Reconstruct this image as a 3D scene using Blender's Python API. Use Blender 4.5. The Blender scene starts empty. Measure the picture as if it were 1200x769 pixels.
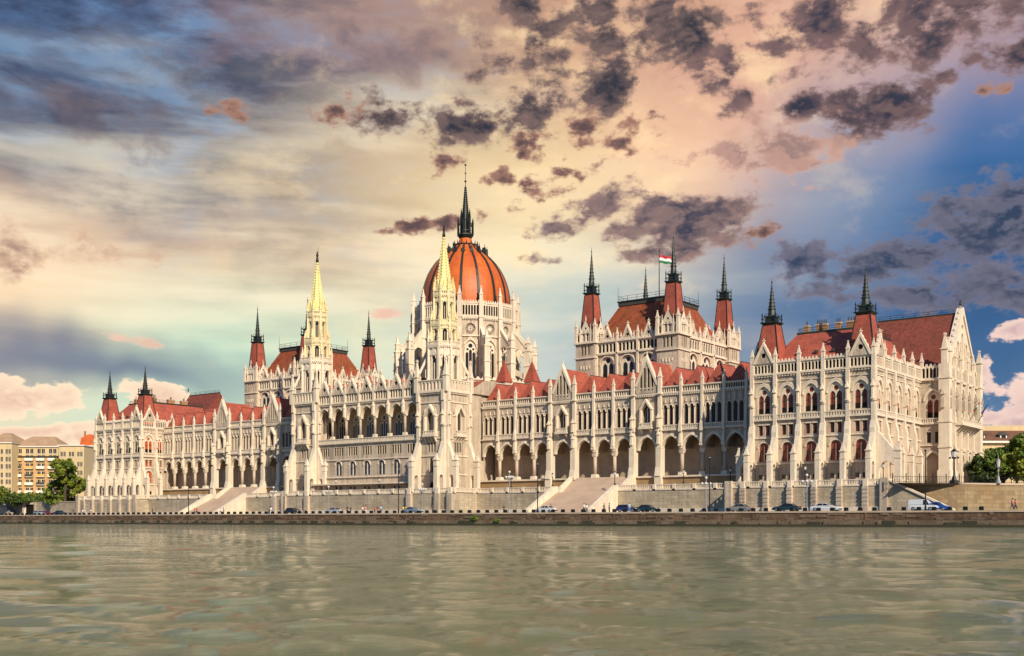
import bpy, bmesh, math, random
from mathutils import Vector, Matrix
from mathutils.geometry import tessellate_polygon
random.seed(7)
PI = math.pi
R = math.radians
scene = bpy.context.scene
COL = scene.collection

# ------------------------------------------------------------------ camera
THETA = 0.649
cam_d = bpy.data.cameras.new('camera'); cam = bpy.data.objects.new('camera', cam_d)
COL.objects.link(cam); scene.camera = cam
cam.location = (196.695, -204.786, 3.011)
cam.rotation_euler = (R(90), 0, THETA)
cam_d.sensor_width = 36; cam_d.lens = 1313.89/1200*36
cam_d.shift_y = (609.446-384.5)/1200
cam_d.clip_start = 0.5; cam_d.clip_end = 20000
F_PX = 1313.89
CX, CY = 196.695, -204.786
def atpx(px, Y):
    a = (px-600)/F_PX
    dx = math.cos(THETA)*a-math.sin(THETA); dy = math.sin(THETA)*a+math.cos(THETA)
    return CX+dx*(Y-CY)/dy
def atdepth(px, z):
    a = (px-600)/F_PX
    return (CX+(math.cos(THETA)*a-math.sin(THETA))*z, CY+(math.sin(THETA)*a+math.cos(THETA))*z)

# ------------------------------------------------------------------ materials
MATS = {}
def mat(name, col, rough=0.8, metal=0.0, var=0.0, vscale=0.5, bump=0.0, bscale=2.0, spec=0.5,
        brick=None, streak=0.0, col2=None, emit=None, coat=0.0):
    if name in MATS: return MATS[name]
    m = bpy.data.materials.new(name); m.use_nodes = True; nt = m.node_tree; N = nt.nodes; L = nt.links
    b = N['Principled BSDF']; b.inputs['Roughness'].default_value = rough
    b.inputs['Metallic'].default_value = metal
    b.inputs['Specular IOR Level'].default_value = spec
    b.inputs['Coat Weight'].default_value = coat
    tc = N.new('ShaderNodeNewGeometry'); pos = tc.outputs['Position']
    cur = None
    rgb = N.new('ShaderNodeRGB'); rgb.outputs[0].default_value = (*col, 1); cur = rgb.outputs[0]
    def mix(a, bb, f, mode='MIX'):
        x = N.new('ShaderNodeMix'); x.data_type = 'RGBA'; x.blend_type = mode
        if isinstance(f, float): x.inputs[0].default_value = f
        else: L.new(f, x.inputs[0])
        for s, v in ((6, a), (7, bb)):
            if isinstance(v, tuple): x.inputs[s].default_value = (*v, 1)
            else: L.new(v, x.inputs[s])
        return x.outputs[2]
    def noise(scale, detail=5, sc=(1, 1, 1), rough_=0.6):
        mp = N.new('ShaderNodeMapping'); mp.inputs['Scale'].default_value = sc; L.new(pos, mp.inputs[0])
        n = N.new('ShaderNodeTexNoise'); n.inputs['Scale'].default_value = scale; n.inputs['Detail'].default_value = detail
        n.inputs['Roughness'].default_value = rough_
        L.new(mp.outputs[0], n.inputs['Vector']); return n.outputs['Fac']
    def ramp(v, a, bb):
        r = N.new('ShaderNodeMapRange'); r.inputs[1].default_value = a; r.inputs[2].default_value = bb; L.new(v, r.inputs[0]); return r.outputs[0]
    if var > 0:
        c2 = col2 if col2 else tuple(max(0, c*(1-var)) for c in col)
        cur = mix(cur, c2, ramp(noise(vscale), 0.35, 0.68))
        cur = mix(cur, tuple(c*(1-var*0.6) for c in col), ramp(noise(vscale*6.3), 0.45, 0.8))
    if streak > 0:
        s = ramp(noise(1.0, 4, (1.3, 1.3, 0.09)), 0.45, 0.68)
        cur = mix(cur, tuple(c*(1-streak) for c in col), s)
    hgt = None
    if brick:
        bw, bh, dark = brick
        sx = N.new('ShaderNodeSeparateXYZ'); L.new(pos, sx.inputs[0])
        ad = N.new('ShaderNodeMath'); ad.operation = 'ADD'; L.new(sx.outputs[0], ad.inputs[0]); L.new(sx.outputs[1], ad.inputs[1])
        cb = N.new('ShaderNodeCombineXYZ'); L.new(ad.outputs[0], cb.inputs[0]); L.new(sx.outputs[2], cb.inputs[1])
        bt = N.new('ShaderNodeTexBrick'); L.new(cb.outputs[0], bt.inputs['Vector'])
        bt.inputs['Scale'].default_value = 1; bt.inputs['Brick Width'].default_value = bw; bt.inputs['Row Height'].default_value = bh
        bt.inputs['Mortar Size'].default_value = bh*0.06; bt.inputs['Color1'].default_value = (1, 1, 1, 1)
        bt.inputs['Color2'].default_value = (1-dark*.7,)*3+(1,); bt.inputs['Mortar'].default_value = (1-dark,)*3+(1,)
        cur = mix(cur, bt.outputs[0], 1.0, 'MULTIPLY'); hgt = bt.outputs[0]
    L.new(cur, b.inputs['Base Color'])
    if emit: b.inputs['Emission Color'].default_value = (*emit[0], 1); b.inputs['Emission Strength'].default_value = emit[1]
    if bump > 0:
        bp = N.new('ShaderNodeBump'); bp.inputs['Strength'].default_value = bump; bp.inputs['Distance'].default_value = 0.15
        nn = noise(bscale, 6)
        L.new(nn, bp.inputs['Height']); L.new(bp.outputs[0], b.inputs['Normal'])
    MATS[name] = m; return m

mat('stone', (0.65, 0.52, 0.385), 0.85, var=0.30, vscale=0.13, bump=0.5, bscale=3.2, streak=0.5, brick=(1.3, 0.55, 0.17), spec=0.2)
mat('stone_trim', (0.79, 0.66, 0.50), 0.8, var=0.2, vscale=0.6, bump=0.5, bscale=4, streak=0.25, spec=0.2)
mat('stone_glow_pale', (0.80, 0.67, 0.40), 0.8, var=0.2, vscale=0.6, bump=0.5, bscale=4, streak=0.25, spec=0.2)  # upper tower stages: white stone with a weaker yellow light glow painted in
mat('stone_glow', (0.82, 0.69, 0.30), 0.7, var=0.18, vscale=0.8, bump=0.4, bscale=4, spec=0.3)  # spires: yellow glow of strong light painted into the white stone, not gilding
mat('roof_maroon', (0.27, 0.062, 0.042), 0.75, var=0.45, vscale=0.25, bump=0.5, bscale=3, brick=(0.8, 0.5, 0.28), streak=0.4, col2=(0.19, 0.06, 0.03), spec=0.3)
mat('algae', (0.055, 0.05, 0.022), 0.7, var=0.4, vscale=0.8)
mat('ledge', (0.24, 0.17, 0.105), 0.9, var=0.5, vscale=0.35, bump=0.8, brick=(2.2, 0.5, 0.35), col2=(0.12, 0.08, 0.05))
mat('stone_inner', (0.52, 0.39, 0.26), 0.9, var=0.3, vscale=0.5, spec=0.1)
mat('ochre', (0.42, 0.27, 0.13), 0.9, var=0.25, vscale=0.4, bump=0.4, brick=(1.6, 0.6, 0.25), streak=0.2, spec=0.2)
mat('retaining', (0.58, 0.47, 0.33), 0.9, var=0.35, vscale=0.18, bump=0.6, bscale=1.6, brick=(1.9, 0.62, 0.3), streak=0.35, spec=0.2, col2=(0.40, 0.32, 0.22))
mat('retaining_warm', (0.38, 0.28, 0.16), 0.9, var=0.4, vscale=0.14, bump=0.6, bscale=1.6, brick=(1.9, 0.75, 0.35), streak=0.3, spec=0.2, col2=(0.26, 0.14, 0.06))
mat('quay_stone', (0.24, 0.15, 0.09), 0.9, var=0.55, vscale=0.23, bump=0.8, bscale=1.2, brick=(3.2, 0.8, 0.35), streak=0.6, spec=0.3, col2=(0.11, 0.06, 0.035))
mat('coping', (0.55, 0.42, 0.30), 0.85, var=0.25, vscale=0.3, bump=0.3)
mat('asphalt', (0.06, 0.058, 0.055), 0.9, var=0.25, vscale=0.3)
mat('paving', (0.34, 0.29, 0.22), 0.9, var=0.2, vscale=0.4)
mat('earth', (0.12, 0.10, 0.06), 0.95, var=0.3, vscale=0.05)
mat('roof_red', (0.50, 0.115, 0.068), 0.75, var=0.4, vscale=0.35, bump=0.5, bscale=3, brick=(0.6, 0.42, 0.32), streak=.3, col2=(0.27, 0.07, 0.045), spec=0.3)
mat('roof_rust', (0.36, 0.075, 0.03), 0.75, var=0.5, vscale=0.22, bump=0.5, bscale=3, brick=(0.8, 0.5, 0.25), streak=0.45, col2=(0.24, 0.09, 0.03), spec=0.3)
mat('dome_orange', (0.66, 0.15, 0.018), 0.5, streak=.35, var=0.35, vscale=0.3, bump=0.25, bscale=3, brick=(1.0, 0.7, 0.16), col2=(0.50, 0.07, 0.012), spec=0.4)
mat('lead_dark', (0.022, 0.020, 0.016), 0.5, metal=0.2, var=0.35, vscale=1.0, col2=(0.018, 0.03, 0.022))
mat('verdigris', (0.035, 0.055, 0.038), 0.55, metal=0.2, var=0.5, vscale=1.2, col2=(0.025, 0.025, 0.02))
mat('roof_dark', (0.06, 0.055, 0.045), 0.7, var=0.3, vscale=0.4)
mat('iron', (0.02, 0.02, 0.02), 0.45, metal=0.6)
mat('bronze', (0.03, 0.025, 0.015), 0.4, metal=0.7)
mat('glass', (0.018, 0.014, 0.012), 0.12, spec=0.6, var=0.4, vscale=0.9)
mat('glass_blue', (0.03, 0.05, 0.08), 0.12, spec=0.7, var=0.4, vscale=0.9)
mat('curtain_dark', (0.075, 0.022, 0.014), 0.35, var=0.5, vscale=0.9, col2=(0.02, 0.012, 0.01))
mat('steps', (0.60, 0.45, 0.33), 0.9, var=0.2, vscale=0.3)
mat('curtain', (0.33, 0.062, 0.02), 0.6, var=0.45, vscale=0.8, col2=(0.12, 0.02, 0.012))
mat('curtain_bright', (0.55, 0.09, 0.015), 0.6, var=0.3, vscale=0.8)
mat('void', (0.02, 0.014, 0.010), 0.9, spec=0.1)  # near-black fill painted in place of the shade inside openings
mat('brickwork', (0.40, 0.20, 0.09), 0.9, var=0.3, vscale=0.8)
mat('lamp_grey', (0.32, 0.31, 0.30), 0.5, metal=0.3)
mat('globe', (0.55, 0.53, 0.48), 0.25)
mat('tyre', (0.015, 0.015, 0.015), 0.9)
mat('rim', (0.45, 0.45, 0.45), 0.35, metal=0.7)
mat('headlight', (0.75, 0.75, 0.72), 0.15)
mat('taillight', (0.45, 0.02, 0.015), 0.25)
mat('bark', (0.09, 0.06, 0.04), 0.95, var=0.3)
mat('flag_red', (0.45, 0.02, 0.03), 0.8); mat('flag_white', (0.8, 0.8, 0.78), 0.8); mat('flag_green', (0.02, 0.16, 0.06), 0.8)
mat('flag_blue', (0.03, 0.05, 0.30), 0.8)
mat('skin', (0.48, 0.27, 0.18), 0.6); mat('hair', (0.04, 0.025, 0.015), 0.7)
def leafmat(name, c, c2):
    m = mat(name, c, 0.6, var=0.5, vscale=0.7, col2=c2, spec=0.25)
    return m
leafmat('leaf_mid', (0.11, 0.16, 0.02), (0.05, 0.09, 0.012))
leafmat('leaf_bright', (0.22, 0.24, 0.025), (0.10, 0.14, 0.015))
leafmat('leaf_dark', (0.05, 0.075, 0.014), (0.022, 0.035, 0.009))

# ------------------------------------------------------------------ mesh builder
class Fr:
    """wall frame: s runs along the wall, d points out of it, z is up"""
    def __init__(s, ox=0, oy=0, ang=0, oz=0): s.o = (ox, oy, oz); s.a = ang; s.c = math.cos(ang); s.n = math.sin(ang)
    def __call__(s, p):
        return (s.o[0]+s.c*p[0]+s.n*p[1], s.o[1]+s.n*p[0]-s.c*p[1], s.o[2]+p[2])
WORLD = None
class MB:
    def __init__(s, F=None): s.v = []; s.f = []; s.m = []; s.mn = []; s.F = F; s.sm = []
    def mi(s, name):
        if name not in s.mn: s.mn.append(name)
        return s.mn.index(name)
    def add(s, vs, fs, m, smooth=False):
        b = len(s.v)
        if s.F: vs = [s.F(p) for p in vs]
        s.v += [tuple(p) for p in vs]; k = s.mi(m)
        for f in fs: s.f.append([b+i for i in f]); s.m.append(k); s.sm.append(smooth)
    def box(s, a0, a1, d0, d1, z0, z1, m='stone'):
        vs = [(a, d, z) for z in (z0, z1) for d in (d0, d1) for a in (a0, a1)]
        s.add(vs, [(0,2,3,1),(4,5,7,6),(0,1,5,4),(2,6,7,3),(0,4,6,2),(1,3,7,5)], m)
    def frus(s, cs, cd, z0, z1, r0, r1, n=4, m='stone', rot=None, top=True, smooth=False):
        """n-gon frustum; for n = 4 the radii are half widths"""
        k = math.sqrt(2) if n == 4 else 1
        if rot is None: rot = PI/4 if n == 4 else PI/n
        vs = []
        for z, r in ((z0, r0), (z1, r1)):
            rr = max(r, 1e-3)*k
            vs += [(cs+rr*math.cos(rot+2*PI*i/n), cd+rr*math.sin(rot+2*PI*i/n), z) for i in range(n)]
        fs = [(i, (i+1) % n, n+(i+1) % n, n+i) for i in range(n)]
        s.add(vs, fs, m, smooth)
        if top: s.add(vs, [tuple(range(n))[::-1], tuple(range(n, 2*n))], m)
    def lathe(s, cs, cd, prof, n=16, m='stone', rot=0, smooth=True):
        vs = []
        for r, z in prof: vs += [(cs+r*math.cos(rot+2*PI*i/n), cd+r*math.sin(rot+2*PI*i/n), z) for i in range(n)]
        fs = []
        for k in range(len(prof)-1):
            for i in range(n): fs.append((k*n+i, k*n+(i+1) % n, (k+1)*n+(i+1) % n, (k+1)*n+i))
        s.add(vs, fs, m, smooth)
    def tri_fill(s, loops, d, m, flip=False):
        pts = [[Vector((p[0], p[1], 0)) for p in lp] for lp in loops]
        flat = [p for lp in loops for p in lp]
        tr = tessellate_polygon(pts)
        s.add([(p[0], d, p[1]) for p in flat], [tuple(t) for t in tr], m)
    def panel(s, outer, holes=(), d=0, depth=0.4, m='stone', mr=None, edges=()):
        mr = mr or m
        s.tri_fill([outer]+list(holes), d, m)
        for h in holes:
            n = len(h); vs = [(p[0], d, p[1]) for p in h]+[(p[0], d-depth, p[1]) for p in h]
            s.add(vs, [(i, (i+1) % n, n+(i+1) % n, n+i) for i in range(n)], mr)
        for e in edges:
            n = len(e); vs = [(p[0], d, p[1]) for p in e]+[(p[0], d-depth, p[1]) for p in e]
            s.add(vs, [(i, i+1, n+i+1, n+i) for i in range(n-1)], mr)
    def prism(s, outer, d0, d1, m='stone'):
        """polygon in (s,z) extruded along d"""
        s.tri_fill([outer], d0, m); s.tri_fill([outer], d1, m)
        n = len(outer); vs = [(p[0], d0, p[1]) for p in outer]+[(p[0], d1, p[1]) for p in outer]
        s.add(vs, [(i, (i+1) % n, n+(i+1) % n, n+i) for i in range(n)], m)
    def slab(s, poly, s0, s1, m='stone', holes=()):
        """polygon in (d,z) extruded along s"""
        loops = [poly]+list(holes)
        pts = [[Vector((p[0], p[1], 0)) for p in lp] for lp in loops]; flat = [p for lp in loops for p in lp]
        tr = [tuple(t) for t in tessellate_polygon(pts)]
        for q in (s0, s1): s.add([(q, p[0], p[1]) for p in flat], tr, m)
        for lp in loops:
            n = len(lp); vs = [(s0, p[0], p[1]) for p in lp]+[(s1, p[0], p[1]) for p in lp]
            s.add(vs, [(i, (i+1) % n, n+(i+1) % n, n+i) for i in range(n)], m)
    def poly(s, pts, m): s.add(pts, [tuple(range(len(pts)))], m)
    def tube(s, p0, p1, r0, r1=None, n=6, m='iron'):
        r1 = r0 if r1 is None else r1
        a = Vector(p0); b = Vector(p1); ax = (b-a).normalized()
        u = ax.orthogonal().normalized(); w = ax.cross(u)
        vs = []
        for c, r in ((a, r0), (b, r1)):
            vs += [tuple(c+u*r*math.cos(2*PI*i/n)+w*r*math.sin(2*PI*i/n)) for i in range(n)]
        s.add(vs, [(i, (i+1) % n, n+(i+1) % n, n+i) for i in range(n)]+[tuple(range(n)), tuple(range(n, 2*n))], m)
    def ball(s, c, r, m, n=8, k=5, sz=1.0):
        pr = [(max(1e-3, r*math.sin(PI*i/k)), c[2]-r*sz*math.cos(PI*i/k)) for i in range(k+1)]
        s.lathe(c[0], c[1], pr, n, m)
    def pinnacle(s, cs, cd, z0, w, h, m='stone_trim', shaft=0.45):
        zs = z0+h*shaft
        s.frus(cs, cd, z0, zs, w, w, m=m); s.frus(cs, cd, zs-0.12, zs+0.1, w*1.3, w*1.3, m=m)
        s.frus(cs, cd, zs+0.1, z0+h*0.96, w*0.95, w*0.12, m=m)
        s.frus(cs, cd, z0+h*0.88, z0+h*0.94, w*0.42, w*0.42, m=m)
    def mesh(s, name):
        me = bpy.data.meshes.new(name); me.from_pydata(s.v, [], s.f)
        for n in s.mn: me.materials.append(MATS[n])
        me.polygons.foreach_set('material_index', s.m); me.polygons.foreach_set('use_smooth', s.sm)
        bm = bmesh.new(); bm.from_mesh(me); bmesh.ops.remove_doubles(bm, verts=bm.verts, dist=1e-4)
        bmesh.ops.recalc_face_normals(bm, faces=bm.faces); bm.to_mesh(me); bm.free()
        me.update(); return me
def tag(o, label=None, cat=None, group=None, kind=None):
    if label: o['label'] = label
    if cat: o['category'] = cat
    if group: o['group'] = group
    if kind: o['kind'] = kind
    return o
ORI = {}      # world origin of every object (translation only) so that children can be placed in world terms
def put(name, me, parent=None, loc=(0, 0, 0), rz=0):
    """link an object; loc is a world location; parents are unrotated unless noted"""
    o = bpy.data.objects.new(name, me); COL.objects.link(o)
    if parent is not None:
        o.parent = parent; po = ORI[parent.name]; o.location = tuple(loc[i]-po[i] for i in range(3))
    else: o.location = loc
    o.rotation_euler = (0, 0, rz); ORI[o.name] = tuple(loc); return o
def build(name, mb, parent=None): return put(name, mb.mesh(name), parent)
def lobj(name, me, parent, loc=(0, 0, 0), rz=0):
    """child with a plain local transform"""
    o = bpy.data.objects.new(name, me); COL.objects.link(o); o.parent = parent; o.location = loc; o.rotation_euler = (0, 0, rz)
    ORI[o.name] = loc; return o
def empty(name, loc, rz=0):
    o = bpy.data.objects.new(name, None); COL.objects.link(o); o.location = loc; o.rotation_euler = (0, 0, rz)
    o.empty_display_size = 0.5; ORI[o.name] = tuple(loc); return o
def arch(c, z0, w, h, kind='pointed', n=5):
    r = w/2
    if kind == 'rect': return [(c-r, z0), (c+r, z0), (c+r, z0+h), (c-r, z0+h)]
    if kind == 'circle':
        return [(c+r*math.cos(2*PI*i/14), z0+r+r*math.sin(2*PI*i/14)) for i in range(14)]
    pts = [(c-r, z0), (c+r, z0)]
    if kind == 'round':
        zs = z0+h-r; pts += [(c+r*math.cos(PI*i/(2*n)), zs+r*math.sin(PI*i/(2*n))) for i in range(2*n+1)]
    else:
        # pointed arch with gentle point: arcs of radius k*w
        k = 0.72; off = r-k*w  # arc centre offset from the springing
        top = math.sqrt((k*w)**2-(k*w-r)**2); zs = z0+h-top
        a1 = math.acos((k*w-r)/(k*w))
        cc = c+r-k*w
        pts += [(cc+k*w*math.cos(a1*i/n), zs+k*w*math.sin(a1*i/n)) for i in range(n+1)]
        cc = c-r+k*w
        pts += [(cc-k*w*math.cos(a1*i/n), zs+k*w*math.sin(a1*i/n)) for i in range(n-1, -1, -1)]
    return pts
def notch(s0, s1, z1, c, w, zs_top_h, kind='pointed', m=6):
    """wall field between springing line and z1 with an arch cut out of its lower edge; returns outer, edge, spring z"""
    a = arch(c, 0, w, 100, kind, m)[2:]
    zs = min(p[1] for p in a); top = max(p[1] for p in a)
    a = [(p[0], p[1]-top+zs_top_h) for p in a]; sp = zs-top+zs_top_h
    a = a[::-1]     # left to right
    outer = [(s0, sp)]+a+[(s1, sp), (s1, z1), (s0, z1)]
    return outer, a, sp
def ringband(mb, pts, off, d, th, m='stone_trim'):
    """hood moulding: strip round an open list of arch points"""
    n = len(pts); cx = sum(p[0] for p in pts)/n; cz = min(p[1] for p in pts)
    out = [(cx+(p[0]-cx)*(1+off), cz+(p[1]-cz)*(1+off)) for p in pts]
    vs = [(p[0], d+th, p[1]) for p in pts]+[(p[0], d+th, p[1]) for p in out]+[(p[0], d, p[1]) for p in out]+[(p[0], d, p[1]) for p in pts]
    fs = []
    for i in range(n-1):
        fs += [(i, i+1, n+i+1, n+i), (n+i, n+i+1, 2*n+i+1, 2*n+i), (i, i+1, 3*n+i+1, 3*n+i)]
    mb.add(vs, fs, m)
def hood(mb, c, z0, w, h, d, kind='pointed', off=0.22, th=0.22, m='stone_trim'):
    ringband(mb, arch(c, z0, w, h, kind)[2:], off, d, th, m)

# window meshes (origin: bottom centre of the opening, facing -Y of the frame) --------------------------------
WM = {}
def win_mesh(key, kind, w, h, glass='glass', frame='lead_dark', tracery=None):
    if key in WM: return WM[key]
    mb = MB(Fr())
    c = arch(0, 0, w, h, kind)
    mb.tri_fill([c], -0.06, glass)
    if tracery == 'pair':       # two lancets under a circle in a stone plate
        lw = w*0.36; lh = h*0.68
        holes = [arch(-w*0.225, 0.05, lw, lh, 'pointed'), arch(w*0.225, 0.05, lw, lh, 'pointed'), arch(0, h*0.70, w*0.34, w*0.34, 'circle')]
        mb.panel(c, holes, 0.10, 0.16, 'stone_trim')
        for q in (-1, 1):
            mb.box(q*w*0.225-0.03, q*w*0.225+0.03, -0.05, 0.0, 0.05, lh*0.95, frame)
            mb.box(q*w*0.225-lw/2, q*w*0.225+lw/2, -0.055, -0.01, lh*0.62, lh*0.65, frame)
            mb.box(q*w*0.225-lw/2, q*w*0.225+lw/2, -0.05, 0.02, 0.05, lh*0.30, 'void')
    elif tracery == 'triple':
        lw = w*0.27
        zc = h-w*.80
        holes = [arch(q*w*0.31, 0.05, lw, zc-(0.25*w if q else .02*w), 'pointed') for q in (-1, 0, 1)]
        holes += [arch(q*w*0.26, zc-.10*w, w*0.22, w*0.22, 'circle') for q in (-1, 1)]+[arch(0, zc+.14*w, w*0.4, w*0.4, 'circle')]
        mb.panel(c, holes, 0.10, 0.16, 'stone_trim')
    elif tracery == 'rose':
        mb.lathe(0, 0, [(0.01, 0)], 3) if False else None
        r = w/2
        for i in range(8):
            a = PI*i/8; ca, sa = math.cos(a), math.sin(a)
            mb.add([(r*ca*k-sa*0.06*q, 0.08, r+r*sa*k+ca*0.06*q) for k in (-1, 1) for q in (-1, 1)], [(0, 1, 3, 2)], 'stone_trim')
        mb.panel(arch(0, r*0.62, r*0.76, r*0.76, 'circle'), [arch(0, r*0.74, r*0.52, r*0.52, 'circle')], 0.11, 0.1, 'stone_trim')
    elif tracery == 'cross':
        mb.box(-0.05, 0.05, -0.05, 0.05, 0.02, h-0.03, frame); mb.box(-w/2, w/2, -0.05, 0.04, h*0.58, h*0.58+0.09, frame)
    elif tracery == 'mull':
        mb.box(-0.09, 0.09, -0.05, 0.12, 0.02, h-w*0.25, 'stone_trim'); mb.box(-w/2, w/2, -0.05, 0.04, h*0.5, h*0.5+0.08, frame)
    else:
        mb.box(-0.035, 0.035, -0.05, 0.03, 0.02, h*0.93, frame); mb.box(-w/2, w/2, -0.05, 0.02, h*0.55, h*0.55+0.06, frame)
    WM[key] = mb.mesh('window_'+key); return WM[key]
def win(name, key, F, s, d, z, parent, *a, **k):
    me = win_mesh(key, *a, **k)
    p = F((s, d, z)); return put(name, me, parent, p, F.a)
def arcade(mb, F, s0, s1, z0, z1, n, frac=0.72, d=0.0, depth=0.35, kind='pointed', back='void', m='stone_trim'):
    """row of n little openings with their shade painted as a dark sheet behind"""
    mb.F = F; p = (s1-s0)/n; frac = max(frac, .70); depth = min(depth, .3)
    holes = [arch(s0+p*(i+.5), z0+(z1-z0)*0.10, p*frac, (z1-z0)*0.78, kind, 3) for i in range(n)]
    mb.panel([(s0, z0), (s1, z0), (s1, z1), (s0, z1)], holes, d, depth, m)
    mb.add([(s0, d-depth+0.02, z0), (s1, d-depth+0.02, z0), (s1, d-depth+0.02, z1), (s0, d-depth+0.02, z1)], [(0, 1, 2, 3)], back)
def crenel(mb, F, s0, s1, z, d, n, h=0.5, m='stone_trim'):
    mb.F = F; p = (s1-s0)/n
    for i in range(n):
        c = s0+p*(i+.5); mb.prism([(c-p*.38, z), (c+p*.38, z), (c+p*.1, z+h), (c-p*.1, z+h)], d-0.12, d+0.12, m)
def corbels(mb, F, s0, s1, z, d, pitch=0.6, m='stone_trim'):
    mb.F = F; n = max(1, int((s1-s0)/pitch)); p = (s1-s0)/n
    for i in range(n):
        c = s0+p*(i+.5); mb.box(c-p*.28, c+p*.28, d, d+0.32, z-0.35, z, m)
def balustrade(mb, F, s0, s1, z, d, h=1.0, pitch=0.42, m='stone_trim'):
    mb.F = F
    mb.box(s0, s1, d-0.14, d+0.14, z+h-0.18, z+h, m); mb.box(s0, s1, d-0.12, d+0.12, z, z+0.16, m)
    n = max(1, int((s1-s0)/pitch)); p = (s1-s0)/n
    for i in range(n): mb.box(s0+p*(i+.5)-p*.24, s0+p*(i+.5)+p*.24, d-0.07, d+0.07, z+0.16, z+h-0.18, m)
def gable(mb, F, c, z0, w, h, d, th=0.5, slots=4, quat=True, m='stone_trim'):
    mb.F = F
    holes = []
    if quat: holes.append(arch(c, z0+h*0.26, w*0.25, w*0.25, 'circle'))
    mb.panel([(c-w/2, z0), (c+w/2, z0), (c, z0+h)], holes, d, 0.3, 'stone')
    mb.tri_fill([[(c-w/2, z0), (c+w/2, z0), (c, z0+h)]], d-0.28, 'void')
    mb.tri_fill([[(c-w/2, z0), (c+w/2, z0), (c, z0+h)]], d-th, 'stone')
    e = 0.26
    for q in (-1, 1):
        a = [(c+q*(w/2+e), z0-0.05), (c+q*(w/2-e), z0-0.05), (c, z0+h-e*1.8), (c, z0+h+e*1.2)]
        mb.prism(a if q < 0 else a[::-1], d-th-0.1, d+0.14, m)
        n = 5
        for i in range(1, n):       # crockets
            t = i/n; x = c+q*(w/2+e)*(1-t); z = z0+(h+e)*t; mb.frus(x, d-th/2, z-0.05, z+0.32, 0.14, 0.05, m=m)
    mb.frus(c, d-th/2, z0+h, z0+h+1.1, 0.16, 0.03, m=m); mb.frus(c, d-th/2, z0+h+0.45, z0+h+0.65, 0.24, 0.24, m=m)
# ================================================================== PARLIAMENT
PZ = 9.6
root = empty('parliament_building', (0, 33, PZ))
tag(root, 'vast cream gothic riverside palace with red roofs, white towers and a ribbed orange dome', 'building')

# shared pinnacle meshes
def pin_mesh(key, w, h, base=0.0, m='stone_trim'):
    if key in WM: return WM[key]
    mb = MB(); mb.pinnacle(0, 0, -base, w, h+base, m)
    for q in (-1, 1):
        for r_ in (-1, 1): mb.frus(q*w*0.9, r_*w*0.9, -base, h*0.5, w*0.22, w*0.05, m=m)
    WM[key] = mb.mesh('pinnacle'); return WM[key]

BT = []
def buttress(mb, F, s, ext=3.2, big=False, w=0.5, zt=19.3, low=15.2, hz=13.8, m='stone_trim', top=False):
    """stepped pier on the wall with an outer pier joined by a sloping pierced flyer"""
    P_ = mb; mb = MB(F)
    mb.box(s-w, s+w, 0.0, 0.95, PZ, 20.0, m)
    mb.slab([(0, 20.0), (0.95, 20.0), (0.55, 21.4), (0, 21.4)], s-w, s+w, m)
    mb.box(s-w*.72, s+w*.72, 0.0, 0.52, 21.4, 31.2, m)
    mb.box(s-w*.9, s+w*.9, 0.0, 0.68, 25.0, 25.5, m)
    mb.box(s-w*.34, s+w*.34, 0.52, 0.95, 25.6, 27.4, 'stone_trim')        # statue on a bracket under a canopy
    mb.frus(s, 0.72, 27.7, 28.9, 0.34, 0.05, m=m); mb.box(s-w*.5, s+w*.5, 0.5, 1.0, 25.3, 25.6, m)
    a = 1.05; b = ext-0.9
    r = (b-a)/2; c = (a+b)/2
    zs = hz-r*1.25
    arc = [(c+r*math.cos(PI*i/8), zs+r*1.25*math.sin(PI*i/8)) for i in range(9)]
    poly = [(0.9, PZ), (a, PZ)]+arc[::-1]+[(b, PZ), (ext, PZ), (ext, low-0.2), (ext-0.9, low+0.3), (0.9, zt)]
    mb.slab(poly, s-w*.9, s+w*.9, m)
    mb.pinnacle(s, ext-0.42, low-0.9, w*0.85, 3.2, m)
    mb.box(s-w*1.05, s+w*1.05, ext-1.0, ext+0.06, low-0.95, low-0.75, m)
    mb.box(s-w*1.05, s+w*1.05, ext-1.0, ext+0.08, PZ, PZ+0.9, m)
    if top: mb.box(s-.4, s+.4, 0, .75, 31.0, 33.4, 'stone_trim')
    build('buttress', mb, P_)

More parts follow.
